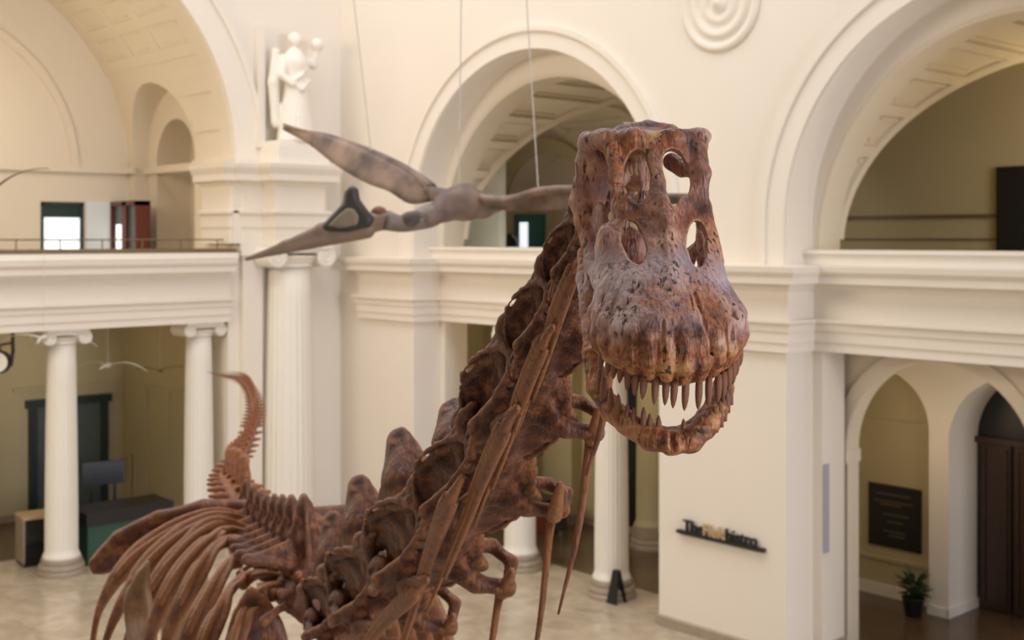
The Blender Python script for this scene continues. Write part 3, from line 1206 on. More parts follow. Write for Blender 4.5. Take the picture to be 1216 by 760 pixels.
# ---- skull. units: 1 = 2.207 mm; x right, y away, z up around the point P(790, 283, 3.2)
SU = 3.2 / FPX
MSK = MF @ Matrix.Translation(P(790, 283, 3.2))
f = Field((-118, -150, -196), (112, 215, 168), 1.6)
BZ = [-120, -60, -15, 26, 75, 130]
BY = [-92, -50, -14, 18, 50, 74]
facey = lambda x, z: np.interp(z, BZ, BY) + (x / 70.0) ** 2 * 30
f.plate([(-69, 132), (-40, 128), (0, 124), (40, 128), (60, 133), (63, 118), (62, 80), (58, 60), (63, 40), (66, 5), (69, -25), (72, -60), (78, -100), (-84, -100), (-84, -55), (-82, -20), (-76, 8),
         (-62, 22), (-57, 45), (-60, 80), (-66, 105)], facey, 11, rnd=9)
f.chain([(-66, 88, 124), (-30, 74, 124), (20, 74, 124), (55, 90, 126)], [13, 12, 12, 12], 8)
f.ell((-66, 92, 128), (14, 18, 10), 6)
f.ell((57, 92, 129), (12, 18, 10), 6)
f.chain([(-4, 66, 112), (-3, 46, 75), (1, 24, 45), (3, 6, 22), (4, -22, -20), (2, -54, -60)], [9, 9, 9.5, 10, 8, 7], 7)
f.chain([(46, 44, 42), (52, 48, 80), (52, 74, 112)], [12, 9, 10], 8)
f.chain([(-52, 44, 42), (-54, 50, 75), (-56, 74, 112)], [9, 8, 10], 8)
f.chain([(54, 28, 12), (60, 10, -25)], [9, 10], 6)
f.ell((-66, 26, -8), (14, 20, 26), 8)
f.ell((-44, 34, 36), (14, 14, 12), 8)
# muzzle
f.ell((-4, 4, -64), (76, 58, 40), 12)
f.ell((0, -12, -110), (87, 80, 56), 14)
f.ell((1, -28, -136), (74, 60, 34), 12)
# tooth-root swellings
for i, th in enumerate(np.radians(np.linspace(-88, 88, 14))):
    rx, ry = 84, 79
    jit = math.sin(i * 5.3) * 1.5
    x0, y0 = 1 + rx * math.sin(th), -12 - ry * math.cos(th)
    lip = -158 + 30 * (abs(math.sin(th)) ** 2.2) + jit
    f.chain([(x0 * .84, y0 + 18, lip + 74), (x0 * .98, y0 + 3, lip + 42), (x0, y0 - 1, lip + 18), (x0 * .97, y0 + 8, lip + 2)], [5, 10.5, 11, 8], 5)
# hollow of the mouth and inside of the snout
f.ell((0, 50, -160), (64, 86, 62), 6, True)
f.ell((0, 105, -60), (58, 74, 62), 8, True)
# nares and lower openings
cr_ = lambda a: [[math.cos(a), 0, math.sin(a)], [0, 1, 0], [-math.sin(a), 0, math.cos(a)]]
f.ell((-28, 56, 74), (16, 60, 37), 2.5, True, cr_(0.03))
f.ell((20.5, 56, 79), (17, 60, 32), 2.5, True, cr_(-0.20))
f.ell((14, 50, 56), (9.5, 50, 21), 3, True, cr_(0.1))
f.ell((-37, 20, -8), (14, 70, 30), 2.5, True, cr_(-0.20))
f.ell((36.5, 20, -11), (14, 70, 32), 2.5, True, cr_(0.12))


def surf(x, z, dflt=0):
    ix = int(round((x - f.lo[0]) / f.h))
    iz = int(round((z - f.lo[2]) / f.h))
    col_ = f.D[ix, :, iz]
    w_ = np.argmax(col_ < 0)
    return f.lo[1] + w_ * f.h if col_[w_] < 0 else dflt


for pts_, r__ in (([(-13, -92), (-15, -112), (-14, -135), (-16, -160)], 1.6), ([(26, -62), (31, -84), (36, -104), (40, -128), (37, -158)], 2.4), ([(14, -50), (20, -66), (22, -86)], 1.5),
                  ([(-36, -52), (-44, -62), (-50, -60)], 2.2), ([(-58, -58), (-66, -76), (-70, -92)], 1.6), ([(-46, -70), (-60, -84)], 1.3), ([(54, -60), (62, -74), (74, -92)], 1.8),
                  ([(60, -50), (66, -58)], 1.5), ([(-28, -66), (-26, -80)], 1.3), ([(44, -84), (50, -96)], 1.4), ([(2, 10), (3, -15), (4, -40)], 1.3), ([(-56, 66), (-46, 64)], 1.4),
                  ([(-50, 118), (-44, 108), (-48, 100)], 1.5), ([(36, 120), (46, 108)], 1.5), ([(-76, -68), (-80, -84)], 1.5), ([(0, -100), (-2, -118)], 1.2), ([(58, -104), (60, -126), (57, -150)], 1.7),
                  ([(-44, -108), (-47, -130), (-42, -150)], 1.5)):
    f.chain([(x, surf(x, z), z) for x, z in pts_], r__, 1.2, True)
# brain case, side bars
f.ell((-14, 128, 126), (48, 44, 20), 8)
f.chain([(-62, 112, 128), (-36, 110, 140), (-8, 112, 144), (22, 112, 138), (36, 106, 130)], [7, 7, 7, 7, 7], 5)
f.ell((-16, 165, 96), (24, 28, 34), 10)
f.ell((-6, 108, 128), (58, 36, 8), 6)
f.chain([(-64, 92, 126), (-84, 118, 124), (-88, 126, 100), (-92, 132, 70), (-95, 132, 48), (-88, 122, 20), (-82, 104, -5), (-80, 84, -30), (-72, 40, -56)], [12, 12, 10, 10, 12, 12, 11, 11, 12], 8)
f.ell((-72, 132, 80), (15, 22, 54), 6)
f.ell((-70, 96, 20), (10, 34, 26), 6)
f.chain([(-88, 128, 110), (-78, 120, 80), (-74, 116, 50), (-76, 104, 22), (-66, 74, 6)], [7, 5, 4, 5, 7], 5)
f.chain([(-84, 116, 12), (-82, 100, -40), (-84, 80, -70)], [9, 7, 9], 6)
f.chain([(50, 90, 128), (60, 120, 120), (62, 132, 80), (62, 126, 40), (60, 96, 0), (62, 70, -40)], [10, 9, 8, 9, 8, 10], 6)
f.ell((-34, 98, -12), (22, 12, 26), 6)
f.chain([(-30, 150, 90), (-50, 140, 60), (-44, 120, 30), (-30, 110, 0)], [10, 8, 7, 7], 5)
f.chain([(-8, 150, 80), (-14, 140, 40), (-14, 120, 0), (-14, 100, -30)], [9, 6, 6, 8], 5)
f.chain([(-60, 84, 0), (-40, 100, 20), (-20, 120, 30)], [6, 6, 6], 4)
f.chain([(28, 150, 100), (40, 140, 90), (54, 124, 84)], [12, 10, 8], 5)
f.chain([(40, 90, -30), (46, 100, -20), (56, 100, -10)], [9, 8, 8], 5)
# occipital knob
f.ell((-40, 190, 70), (26, 22, 24), 10)
f.rough(.9, .10, 3)
f.rough(.55, .55, 4)
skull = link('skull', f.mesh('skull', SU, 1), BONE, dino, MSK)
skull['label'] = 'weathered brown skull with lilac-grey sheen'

# ---- lower jaw
f = Field((-110, -125, -262), (108, 175, -10), 1.7)
JC = [(-84, 62, -140), (-78, 38, -178), (-63, 14, -202), (-45, -4, -216), (-22, -20, -229), (0, -26, -233), (22, -22, -231), (45, -6, -216), (60, 10, -200), (72, 34, -180), (80, 60, -148)]
JR = [10, 11.5, 12, 13, 14, 13, 14, 13, 12, 11, 9]
JC = [(x, y - 22 - 10 * (1 - abs(x) / 90), z) for x, y, z in JC]
f.chain(JC, JR, 5)
f.chain([(x * 1.03, y + 16, z - 2) for x, y, z in JC], [r * .95 for r in JR], 7)
f.chain([(x * 1.02, y + 32, z + 2) for x, y, z in JC], [r * .7 for r in JR], 7)
f.chain([JC[0], (-84, 92, -95), (-86, 118, -50), (-88, 134, -20)], [11, 12, 13, 9], 7)
f.chain([JC[-1], (74, 92, -100), (68, 118, -55), (66, 134, -20)], [9, 11, 12, 9], 7)
f.chain([(3, -72, -252), (1, -70, -236), (-1, -62, -219)], 2.2, 3, True)
f.rough(1.3, .18, 8)
f.rough(.6, .5, 9)
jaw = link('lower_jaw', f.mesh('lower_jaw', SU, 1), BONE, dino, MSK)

# ---- teeth
tm = MB()
tm.tube([(0, 0, 0), (0, -.01, .25), (0, -.02, .5), (0, 0, .72), (0, .03, .9), (0, .05, 1.0)], [.115, .135, .135, .115, .075, .02], 12)
tooth_mesh = tm.mesh('tooth', True)


def tooth(base, tip, parent, wd_=1.0):
    b, t = Vector(base), Vector(tip)
    d = t - b
    z = d.normalized()
    y = Vector((0, 1, 0))
    x = y.cross(z).normalized()
    y = z.cross(x)
    s = d.length
    M = Matrix(((x.x, y.x, z.x, b.x), (x.y, y.y, z.y, b.y), (x.z, y.z, z.z, b.z), (0, 0, 0, 1)))
    wv = 34 * wd_
    link('tooth', tooth_mesh, TOOTH, parent, MSK @ Matrix.Scale(SU, 4) @ M @ Matrix.Diagonal((wv, wv, s, 1)))


def rowdepth(x, rx, ry, y0):
    q = max(-0.995, min(0.995, x / rx))
    return y0 - ry * math.sqrt(1 - q * q)


for px, py in [(710, 436), (718, 440), (724, 445), (731, 449), (739, 457), (747, 462), (756, 466), (769, 471), (781, 472), (790, 475), (803, 478), (819, 477), (831, 474), (843, 470), (850, 466), (857, 459), (863, 452), (868, 443), (874, 433)]:
    x, z = px - 790, 283 - py
    dp = rowdepth(x, 90, 72, 2)
    tooth((x * .97 + (1.5 if x < 0 else 2.5), dp + 2, z + 40 - abs(x) * .16), (x, dp, z), skull, .95)
for px, py in [(711, 436), (715, 445), (723, 457), (731, 464), (741, 474), (748, 478), (759, 477), (766, 484), (776, 486), (805, 490), (819, 493), (827, 487), (839, 481), (844, 478), (851, 473), (856, 467), (861, 458), (866, 450)]:
    x, z = px - 790, 283 - py
    dp = rowdepth(x, 84, 80, 26)
    tooth((x * 1.0, dp, z - 30), (x * .985, dp + 3, z), jaw, .85)

# ---- neck vertebrae
Kv = .05


def neck_vertebra(tall):
    f = Field((-.90, -.66, -.55), (.90, .66, 1.05 if tall else .80), .0125)
    f.chain([(-.5, 0, 0), (-.25, 0, 0), (.1, 0, 0), (.4, 0, .0)], [.16, .10, .10, .13], .05)
    f.ell((.47, 0, 0), (.11, .13, .12), .05)
    f.ell((-.03, 0, .17), (.50, .15, .17), .06)
    f.ell((-.02, 0, .26), (.42, .13, .14), .06)
    if tall:
        f.chain([(-.02, 0, .28), (-.05, 0, .54), (-.07, 0, .82)], [.22, .18, .095], .05)
        for s in (-1, 1):
            f.chain([(.10, s * .05, .3), (.09, s * .02, .55), (0, 0, .86)], [.04, .03, .03], .02)
            f.tri((-.05, s * .10, .3), (-.35, s * .20, .36), (-.07, s * .02, .82), .018, .03)
        top = (-.06, 0, .72)
    else:
        f.chain([(-.08, 0, .3), (-.16, 0, .42), (-.2, 0, .48)], [.12, .09, .07], .07)
        top = (-.16, 0, .46)
    for s in (-1, 1):
        pre, post = (.60, s * .2, .30), (-.56, s * .22, .34)
        # flaring upper and lower shelves framing the lateral hollow
        f.tri((.5, s * .12, .24), (-.5, s * .12, .28), (-.08, s * .30, .34), .025, .04)
        f.tri((.5, s * .12, .24), pre, (-.08, s * .30, .34), .022, .03)
        f.tri(post, (-.5, s * .1, .26), (-.08, s * .30, .34), .022, .03)
        f.tri((.45, s * .1, -.04), (-.5, s * .1, -.02), (.08, s * .38, -.10), .03, .04)
        f.tri((-.5, s * .1, .0), (-.6, s * .16, .16), (.08, s * .36, -.10), .022, .03)
        f.ell((-.02, s * .46, .12), (.50, .31, .20), .015, True)
        ring = []
        for k in range(25):
            a = 2 * PI * k / 24
            x = -.02 + .52 * math.cos(a)
            z = .12 + .23 * math.sin(a) + .05 * math.cos(a) * 0
            y = .34 - .17 * abs(math.cos(a)) ** 1.6
            ring.append((x, s * y, z))
        f.chain(ring, [.026 + .010 * math.cos(2 * PI * k / 24 * 2) for k in range(25)], .025)
        f.ell((-.36, s * .20, .07), (.15, .06, .085), .02)
        f.ell((-.30, s * .27, .06), (.08, .04, .04), .01, True)
        f.cap((.2, s * .1, .2), pre, .06, .05, .05)
        f.ell(pre, (.14, .06, .045), .03)
        f.cap((-.2, s * .08, .25), post, .06, .05, .05)
        f.ell(post, (.13, .065, .045), .03)
        if s < 0:
            par = (.20, s * .22, -.20)
            f.cap((.16, s * .08, -.04), par, .08, .06, .06)
            f.cap(par, (.46, s * .20, -.24), .06, .03, .04)
            f.tri((.40, s * .08, -.06), (-.2, s * .08, -.06), par, .03, .05)
            continue
        kn_ = (.20, s * .46, -.27)
        f.chain([(.16, s * .06, -.06), (.18, s * .26, -.22), kn_], [.075, .05, .06], .05)
        f.chain([(.08, s * .28, .06), (.10, s * .46, .02), (.16, s * .54, -.12), kn_], [.06, .04, .035, .055], .02)
        f.tri((.34, s * .06, -.06), (.05, s * .06, -.06), (.18, s * .24, -.20), .022, .04)
        f.cap(kn_, (.40, s * .41, -.24), .05, .03, .03)
    f.rough(.013, 9, 5)
    f.rough(.005, 26, 7)
    return f.mesh('neck_vertebra', 1.0, 1)


NV_S, NV_T = neck_vertebra(False), neck_vertebra(True)
CP = [(718, 250, 3.60), (690, 320, 3.80), (655, 404, 4.06), (614, 494, 4.42), (564, 592, 4.92), (504, 666, 5.52), (448, 712, 6.15), (408, 736, 6.8), (382, 744, 7.4)]
CW = [P(*c) for c in CP]


def frame(o, fwd, up=(0, 0, 1), s=1.0, roll=0.0):
    t = Vector(fwd).normalized()
    u = Vector(up)
    u = (u - u.dot(t) * t).normalized()
    if roll:
        u = Matrix.Rotation(roll, 3, t) @ u
    l_ = u.cross(t)
    M = Matrix(((t.x, l_.x, u.x, o[0]), (t.y, l_.y, u.y, o[1]), (t.z, l_.z, u.z, o[2]), (0, 0, 0, 1)))
    return M @ Matrix.Scale(s, 4)


VF = []
for i in range(1, 8):
    c = CW[i]
    t = (CW[i - 1] - CW[i + 1])
    L_ = t.length / 2
    s = L_ * 1.02 if i < 5 else max(L_, .62)
    M = frame(c, t, s=s, roll=0.0) @ Matrix.Diagonal((1.04, .86, .70 if i == 4 else .94, 1))
    VF.append(M)
    v = link('neck_vertebra', NV_T if i >= 4 else NV_S, BONEN, dino, MF @ M)
    tl = t.normalized()
    for sd in (-1, 1):
        a = M @ Vector((.40, sd * .41 if sd > 0 else -.20, -.24 if sd > 0 else -.25))
        b = M @ Vector((.14, sd * .46 if sd > 0 else -.24, -.28 if sd > 0 else -.27))
        if sd == -1:     # these lie back along the neck
            c_ = M @ Vector((-.9, -.22, -.28))
            d_ = M @ Vector((-2.3, -.16, -.24))
            rr = [.016, .055, .045, .032, .02]
            mid = (b + c_) / 2 + Vector((0, 0, .01))
            pts = [a, b, mid, c_, d_]
        else:            # these hang free
            ln = [.28, .36, .60, .78, .95, 1.05, 1.0][i - 1]
            q = M @ Vector((.05, sd * .45, -.33))
            dn = (Vector((-.13, .02, -1)) + -tl * .12).normalized()
            pts = [a, b, q, q + dn * ln * .5 + Vector((-.0, 0, 0)), q + dn * ln + Vector((-.03, 0, 0))]
            rr = [.02, .06, .042, .028, .012]
        pp = spl(pts, 18)
        r_ = np.interp(np.linspace(0, 4, 18), range(5), rr) * s
        if sd == 1:
            r_ = np.interp(np.linspace(0, 4, 18), range(5), [.02 * s, .05 * s, .018, .013, .005])
        else:
            r_ = np.interp(np.linspace(0, 4, 18), range(5), [.016 * s, .045 * s, .019, .014, .006])
        m_ = MB()
        m_.tube(pp, list(r_), 8)
        if sd == -1:
            m_.tube([Vector(p) + Vector((.009, 0, -.017)) for p in pp[3:16]], list(r_[3:16] * .8), 8)
            m_.tube([Vector(p) + Vector((-.010, 0, .014)) for p in pp[3:14]], list(r_[3:14] * .75), 8)
        sub('cervical_rib', m_, BONEN, v)

# ---- trunk vertebrae
f = Field((-.45, -.8, -.35), (.45, .8, 1.1), .0165)
f.chain([(-.25, 0, 0), (0, 0, 0), (.25, 0, 0)], [.19, .15, .19], .05)
f.ell((0, 0, .25), (.2, .13, .2), .06)
f.chain([(-.02, 0, .35), (-.04, 0, .6), (-.07, 0, .9), (-.08, 0, .98)], [.08, .10, .075, .04], .03)
f.chain([(.1, 0, .35), (.05, 0, .7), (-.02, 0, .98)], [.04, .02, .03], .02)
for s in (-1, 1):
    f.chain([(0, s * .08, .3), (.0, s * .30, .40), (-.02, s * .56, .45)], [.08, .045, .06], .03)
    f.tri((-.05, s * .05, .6), (0, s * .1, .3), (-.02, s * .55, .46), .022, .03)
    f.chain([(.12, s * .12, .05), (.1, s * .3, -.02), (.06, s * .42, -.12)], [.06, .04, .05], .02)
    f.chain([(-.04, s * .02, .9), (-.08, s * .12, .65), (-.1, s * .16, .42)], [.035, .03, .035], .03)
    f.cap((.1, s * .1, .25), (.3, s * .13, .3), .06, .045, .03)
    f.cap((-.1, s * .1, .28), (-.3, s * .13, .33), .06, .045, .03)
    f.cap((.1, s * .1, .1), (.12, s * .26, .12), .07, .06, .03)
f.rough(.014, 8, 6)
TV = f.mesh('trunk_vertebra', 1.0, 1)
TP = [(366, 716, 7.9), (350, 706, 8.4), (338, 694, 8.9), (328, 681, 9.4), (318, 668, 9.9), (309, 654, 10.4), (301, 641, 10.9), (293, 628, 11.5)]
TW = [P(*c) for c in TP]
tsc = [.68, .66, .63, .59, .54, .50, .47, .45]
TF = []
for i, c in enumerate(TW):
    t = (TW[max(i - 1, 0)] - TW[min(i + 1, len(TW) - 1)])
    M = frame(c, t, s=tsc[i])
    TF.append(M)
    link('trunk_vertebra', TV, BONEN, dino, MF @ M)

# ---- ribs of the viewer's left side, then the other side
RB = [
    [(300, 617, 11.0), (263, 611, 10.9), (219, 625, 10.75), (172, 653, 10.6), (147, 676, 10.5), (128, 703, 10.45), (114, 738, 10.4), (106, 800, 10.4)],
    [(304, 622, 10.7), (266, 615, 10.6), (230, 628, 10.45), (198, 650, 10.3), (166, 682, 10.2), (146, 714, 10.1), (126, 760, 10.1), (110, 830, 10.1)],
    [(308, 632, 10.35), (268, 622, 10.2), (240, 633, 10.1), (214, 657, 9.95), (188, 690, 9.85), (164, 730, 9.8), (146, 780, 9.8), (134, 850, 9.8)],
    [(312, 642, 10.0), (272, 630, 9.85), (250, 642, 9.7), (224, 668, 9.55), (200, 703, 9.45), (182, 745, 9.4), (168, 800, 9.4), (158, 880, 9.4)],
    [(318, 655, 9.6), (280, 641, 9.45), (258, 650, 9.3), (240, 672, 9.15), (222, 705, 9.05), (204, 742, 9.0), (190, 790, 9.0), (178, 880, 9.0)],
    [(326, 668, 9.2), (286, 662, 9.0), (268, 676, 8.85), (250, 704, 8.7), (232, 738, 8.6), (216, 780, 8.6), (200, 850, 8.6), (190, 930, 8.6)],
    [(334, 682, 8.8), (296, 684, 8.6), (276, 700, 8.45), (262, 724, 8.3), (246, 760, 8.2), (232, 810, 8.2), (220, 880, 8.2), (214, 960, 8.2)],
    [(344, 694, 8.35), (312, 702, 8.1), (294, 722, 8.0), (284, 748, 7.9), (274, 790, 7.8), (262, 850, 7.8), (256, 920, 7.8)],
]
for k, rb in enumerate(RB):
    pts = spl([P(*q) for q in rb], 34)
    n = len(pts)
    r_ = [(.05 + .055 * math.sin(PI * min(1, j / n * 1.2))) * (1 - .7 * max(0, j / n - .5)) for j in range(n)]
    m_ = MB()
    m_.tube(pts, r_, 12, flat=.32, flatdir=(0.55, .8, .2))
    m_.tube([Vector(p) + Vector((0.0, -.02, .02)) for p in pts[2:22]], [q * .36 for q in r_[2:22]], 8)
    sub('rib', m_, BONEN, dino)
for k in range(6):
    Mv = TF[1 + k]
    z0 = TW[1 + k].y
    a = Mv @ Vector((0, .55, .40))
    pts = [a, a + Vector((.28, .10, -.05)), a + Vector((.58, .2, -.42)), a + Vector((.72, .25, -1.0)), a + Vector((.66, .25, -1.7)), a + Vector((.45, .2, -2.2))]
    pts = spl(pts, 26)
    n = len(pts)
    r_ = [(.045 + .03 * math.sin(PI * j / n)) for j in range(n)]
    m_ = MB()
    m_.tube(pts, r_, 10, flat=.45, flatdir=(0.1, 1, .0))
    sub('rib', m_, BONEN, dino)

# ---- hip blades
S11 = 11.0 / FPX


def px2(px, py, z=11.0):
    return ((px - 608) / FPX * z, (283 - py) / FPX * z)


def blade(name, outl, depth, th, zref, mat, k=.0, extra=None, h=.018, rnd=.04):
    poly = [px2(a, b, zref) for a, b in outl]
    xs = [p[0] for p in poly]
    zs = [p[1] for p in poly]
    ys = [depth(x, z) for x, z in poly]
    f = Field((min(xs) - .15, min(ys) - .35, min(zs) - .15), (max(xs) + .15, max(ys) + .35, max(zs) + .15), h)
    f.plate(poly, depth, th, rnd=rnd)
    if extra:
        extra(f)
    f.rough(.008, 9, 11)
    V_ = f.mesh(name, 1.0, 2)
    co = np.empty(len(V_.vertices) * 3, np.float32)
    V_.vertices.foreach_get('co', co)
    co = co.reshape(-1, 3)
    c = Vector(co.mean(0).tolist())
    V_.vertices.foreach_set('co', (co - np.array(c, np.float32)).ravel())
    return link(name, V_, mat, dino, MF @ Matrix.Translation(c))


xh = px2(300, 610)[0]
dep_r = lambda x, z: 11.25 + .55 * (x - xh) * .5 + .10 * z * 0
blade('hip_blade', [(306, 604), (285, 603), (262, 601), (235, 601), (214, 603), (190, 609), (165, 617), (142, 631), (125, 649), (116, 668), (117, 676), (130, 677), (150, 671), (172, 660), (200, 648), (235, 642), (270, 640), (306, 640)],
      dep_r, .07, 11.0, BONEN, extra=lambda f: f.chain([(*[px2(p[0], p[1])[0]], dep_r(px2(p[0], p[1])[0], 0) - .05, px2(p[0], p[1])[1]) for p in [(300, 606), (240, 604), (190, 613), (145, 634), (120, 662)]], [.06, .06, .05, .05, .05], .05))
xh2 = px2(310, 610)[0]
dep_l = lambda x, z: 11.4 + .5 * (x - xh2)
blade('hip_blade', [(306, 602), (340, 598), (352, 595), (372, 602), (420, 603), (450, 612), (470, 630), (462, 642), (420, 636), (370, 640), (320, 645)], dep_l, .06, 11.6, BONEN)
# pelvic bar and pale upright blade seen between the ribs
dep_f = lambda x, z: 9.75 + 0 * x
blade('pelvic_blade', [(176, 664), (178, 672), (179, 700), (184, 735), (190, 770), (186, 800), (158, 800), (152, 770), (150, 740), (147, 712), (152, 698), (166, 676)], dep_f, .05, 9.75, BONEP)
# shoulder blade low in front of the ribs
dep_s = lambda x, z: 7.95 + .25 * (x + 1.9)
blade('shoulder_blade', [(292, 700), (312, 716), (330, 745), (345, 790), (330, 850), (290, 860), (262, 820), (262, 770), (275, 728)], dep_s, .05, 7.9, BONEN)

# ---- tail
f = Field((-.85, -1.2, -1.5), (.95, 1.2, 1.75), .05)
f.chain([(-.42, 0, 0), (0, 0, 0), (.42, 0, 0)], [.42, .34, .42], .1)
f.chain([(-.05, 0, .3), (-.25, 0, .9), (-.4, 0, 1.35)], [.18, .13, .12], .12)
f.chain([(-.1, 0, -.3), (-.3, 0, -.8), (-.45, 0, -1.15)], [.13, .1, .07], .1)
for s in (-1, 1):
    f.chain([(0, s * .3, .05), (-.1, s * .6, .1), (-.2, s * .9, .08)], [.15, .12, .08], .1)
    f.cap((.2, s * .15, .4), (.6, s * .2, .55), .1, .08, .08)
CV = f.mesh('tail_vertebra', 1.0, 1)
TL = [(292, 606, 12.0), (285, 590, 12.35), (276, 578, 12.8), (270, 569, 13.2), (274, 556, 13.6), (284, 543, 14.0), (293, 527, 14.5), (299, 508, 15.0), (303, 488, 15.6), (300, 470, 16.1), (292, 456, 16.6), (280, 449, 17.1), (264, 446, 17.7), (247, 442, 18.3)]
tpts = spl([P(*q) for q in TL], 62)
dd = [0]
for i in range(1, 62):
    dd.append(dd[-1] + np.linalg.norm(tpts[i] - tpts[i - 1]))
sizes = np.interp(np.linspace(0, 1, 62), [0, .1, .22, .34, .45, .6, .72, .85, 1], [.36, .31, .22, .18, .165, .145, .115, .065, .014])
pos = 0.0
nxt = 0.0
for i in range(62):
    if dd[i] + 1e-6 < nxt:
        continue
    a, b = tpts[max(i - 1, 0)], tpts[min(i + 1, 61)]
    link('tail_vertebra', CV, BONET, dino, MF @ frame(tpts[i], a - b, s=float(sizes[i])))
    nxt = dd[i] + max(.05, sizes[i] * .72)

# ---- legs (mostly below the picture)


def leg_chain(name, a, b, r0, r1, mat=BONEN):
    a, b = Vector(a), Vector(b)
    m_ = MB()
    n = 14
    pts = [a.lerp(b, i / (n - 1)) for i in range(n)]
    rad = [r0 * (1.35 - 1.0 * math.sin(PI * i / (n - 1)) * .55) * (1 - i / (n - 1)) + r1 * (1.35 - math.sin(PI * i / (n - 1)) * .55) * (i / (n - 1)) for i in range(n)]
    m_.tube(pts, rad, 14)
    return sub(name, m_, mat, dino)


FZ = -H
for sx, hip_x in ((-1, px2(215, 640)[0]), (1, px2(400, 640)[0])):
    hx = Vector((hip_x, 11.3 + sx * .2, -3.0))
    kn = Vector((hip_x + .05 * sx, 11.0 + sx * .2, FZ + 2.4))
    an = Vector((hip_x + .05 * sx, 11.4 + sx * .2, FZ + .45))
    leg_chain('thigh_bone', hx, kn, .17, .16, BONEP if sx < 0 else BONEN)
    leg_chain('shin_bone', kn, an, .14, .13)
    fm = MB()
    for k in range(4):
        fm.tube([an + Vector((0, .1, 0)), an + Vector(((k - 1.5) * .16, -.25, -.25)), Vector((an.x + (k - 1.5) * .2, an.y - .5, FZ + .07))], [.1, .09, .07], 8)
    sub('foot', fm, BONEN, dino)
for sx, shx in ((-1, px2(262, 800, 7.9)[0]), (1, px2(470, 800, 7.9)[0])):
    sh = Vector((shx, 7.95, -3.1 - (0.1 if sx > 0 else 0)))
    el = Vector((shx - .05 * sx, 8.2, FZ + 2.7))
    wr = Vector((shx, 7.95, FZ + .9))
    leg_chain('upper_arm_bone', sh, el, .17, .14)
    leg_chain('forearm_bone', el, wr, .12, .11)
    fm = MB()
    for k in range(5):
        fm.tube([wr + Vector(((k - 2) * .05, 0, 0.05)), Vector((wr.x + (k - 2) * .09, wr.y - .12, FZ + .06))], [.07, .06], 8)
    sub('foot', fm, BONEN, dino)

# ------------------------------------------------------------------ flying reptile
Q = 18.0
Mq = MF @ Matrix.Translation(P(560, 240, Q))
qs = Q / FPX
ptm, N_, L_2, b_ = nt('flyer_skin')
tc_ = N_.new('ShaderNodeTexCoord')
no_ = N_.new('ShaderNodeTexNoise')
no_.inputs['Scale'].default_value = 2.2
no_.inputs['Detail'].default_value = 6
L_2.new(tc_.outputs['Object'], no_.inputs['Vector'])
ra_ = N_.new('ShaderNodeValToRGB')
ra_.color_ramp.elements[0].position = .32
ra_.color_ramp.elements[0].color = (.07, .045, .036, 1)
ra_.color_ramp.elements[1].position = .68
ra_.color_ramp.elements[1].color = (.33, .22, .155, 1)
x_ = ra_.color_ramp.elements.new(.5)
x_.color = (.20, .13, .10, 1)
L_2.new(no_.outputs[0], ra_.inputs[0])
L_2.new(ra_.outputs[0], b_.inputs['Base Color'])
b_.inputs['Roughness'].default_value = .6
HEADC = plain('flyer_head_skin', (.22, .14, .09), .5, noise=.4, scale=3)
CREST = plain('flyer_crest_dark', (.045, .035, .03), .5, noise=.4, scale=5)
CRESTG = plain('flyer_crest_grey', (.22, .17, .11), .5, noise=.35, scale=5)
REDP = plain('flyer_red_patch', (.17, .06, .04), .5, noise=.25, scale=6)
NECKB = plain('flyer_grey_neck', (.20, .155, .125), .5, noise=.35, scale=4)
fly = link('flying_reptile_model', None, None, None, MF @ Matrix.Translation(P(560, 240, Q)))
tagit(fly, 'large long-beaked flying reptile with spread wings hanging behind the skeleton neck', 'flying reptile model')


def q3(px, py, dy=0.0):
    return ((px - 560) * qs, dy, (240 - py) * qs)


f = Field((-1.6, -.9, -.9), (1.9, .9, .8), .03)
f.chain([q3(488, 263, -.4), q3(510, 259, -.3), q3(530, 249, -.15), q3(552, 240, 0), q3(575, 244, .2), q3(592, 247, .4)], [.13, .13, .16, .25, .17, .05], .1)
f.ell(q3(545, 238, 0), (.34, .3, .2), .12)
f.chain([q3(508, 225, .1), q3(520, 232, .05), q3(545, 238, 0), q3(570, 240, -.05)], [.08, .1, .14, .1], .08)
f.chain([q3(560, 240, .1), q3(585, 236, .5), q3(612, 240, .8)], [.08, .05, .02], .06)
f.chain([q3(505, 228, .1), q3(522, 222, .2)], [.04, .015], .03)
f.rough(.015, 6, 2)
obj_b = link('body', f.mesh('flyer_body', 1, 1), ptm, fly, WM[fly])
f = Field((-3.4, -1.1, -1.05), (-.7, .3, .35), .024)
f.chain([q3(308, 306, -.9), q3(350, 290, -.75), q3(390, 274, -.6), q3(430, 266, -.48), (q3(462, 262, -.42))], [.02, .055, .10, .16, .14], .06)
f.cap(q3(308, 307, -.9), q3(440, 274, -.5), .02, .12, .05)
hd = link('head', f.mesh('flyer_head', 1, 1), HEADC, fly, WM[fly])
f = Field((-2.6, -.95, -.75), (-.8, 0, .4), .02)
f.plate([q3(*p)[::2] for p in [(388, 270), (402, 256), (414, 243), (416, 230), (424, 222), (431, 226), (433, 238), (441, 249), (450, 260), (446, 270), (420, 276), (394, 276)]], lambda x, z: -.60 + 0 * x, .13, rnd=.08)
obj_c = link('crest', f.mesh('flyer_crest', 1, 1), CREST, hd, WM[fly])
f = Field((-2.6, -1.05, -.75), (-.8, 0, .4), .02)
f.plate([q3(*p)[::2] for p in [(398, 269), (408, 258), (420, 248), (428, 249), (434, 258), (432, 268), (412, 272)]], lambda x, z: -.71 + 0 * x, .05, rnd=.04)
link('crest_patch', f.mesh('flyer_patch', 1, 1), CRESTG, hd, WM[fly])
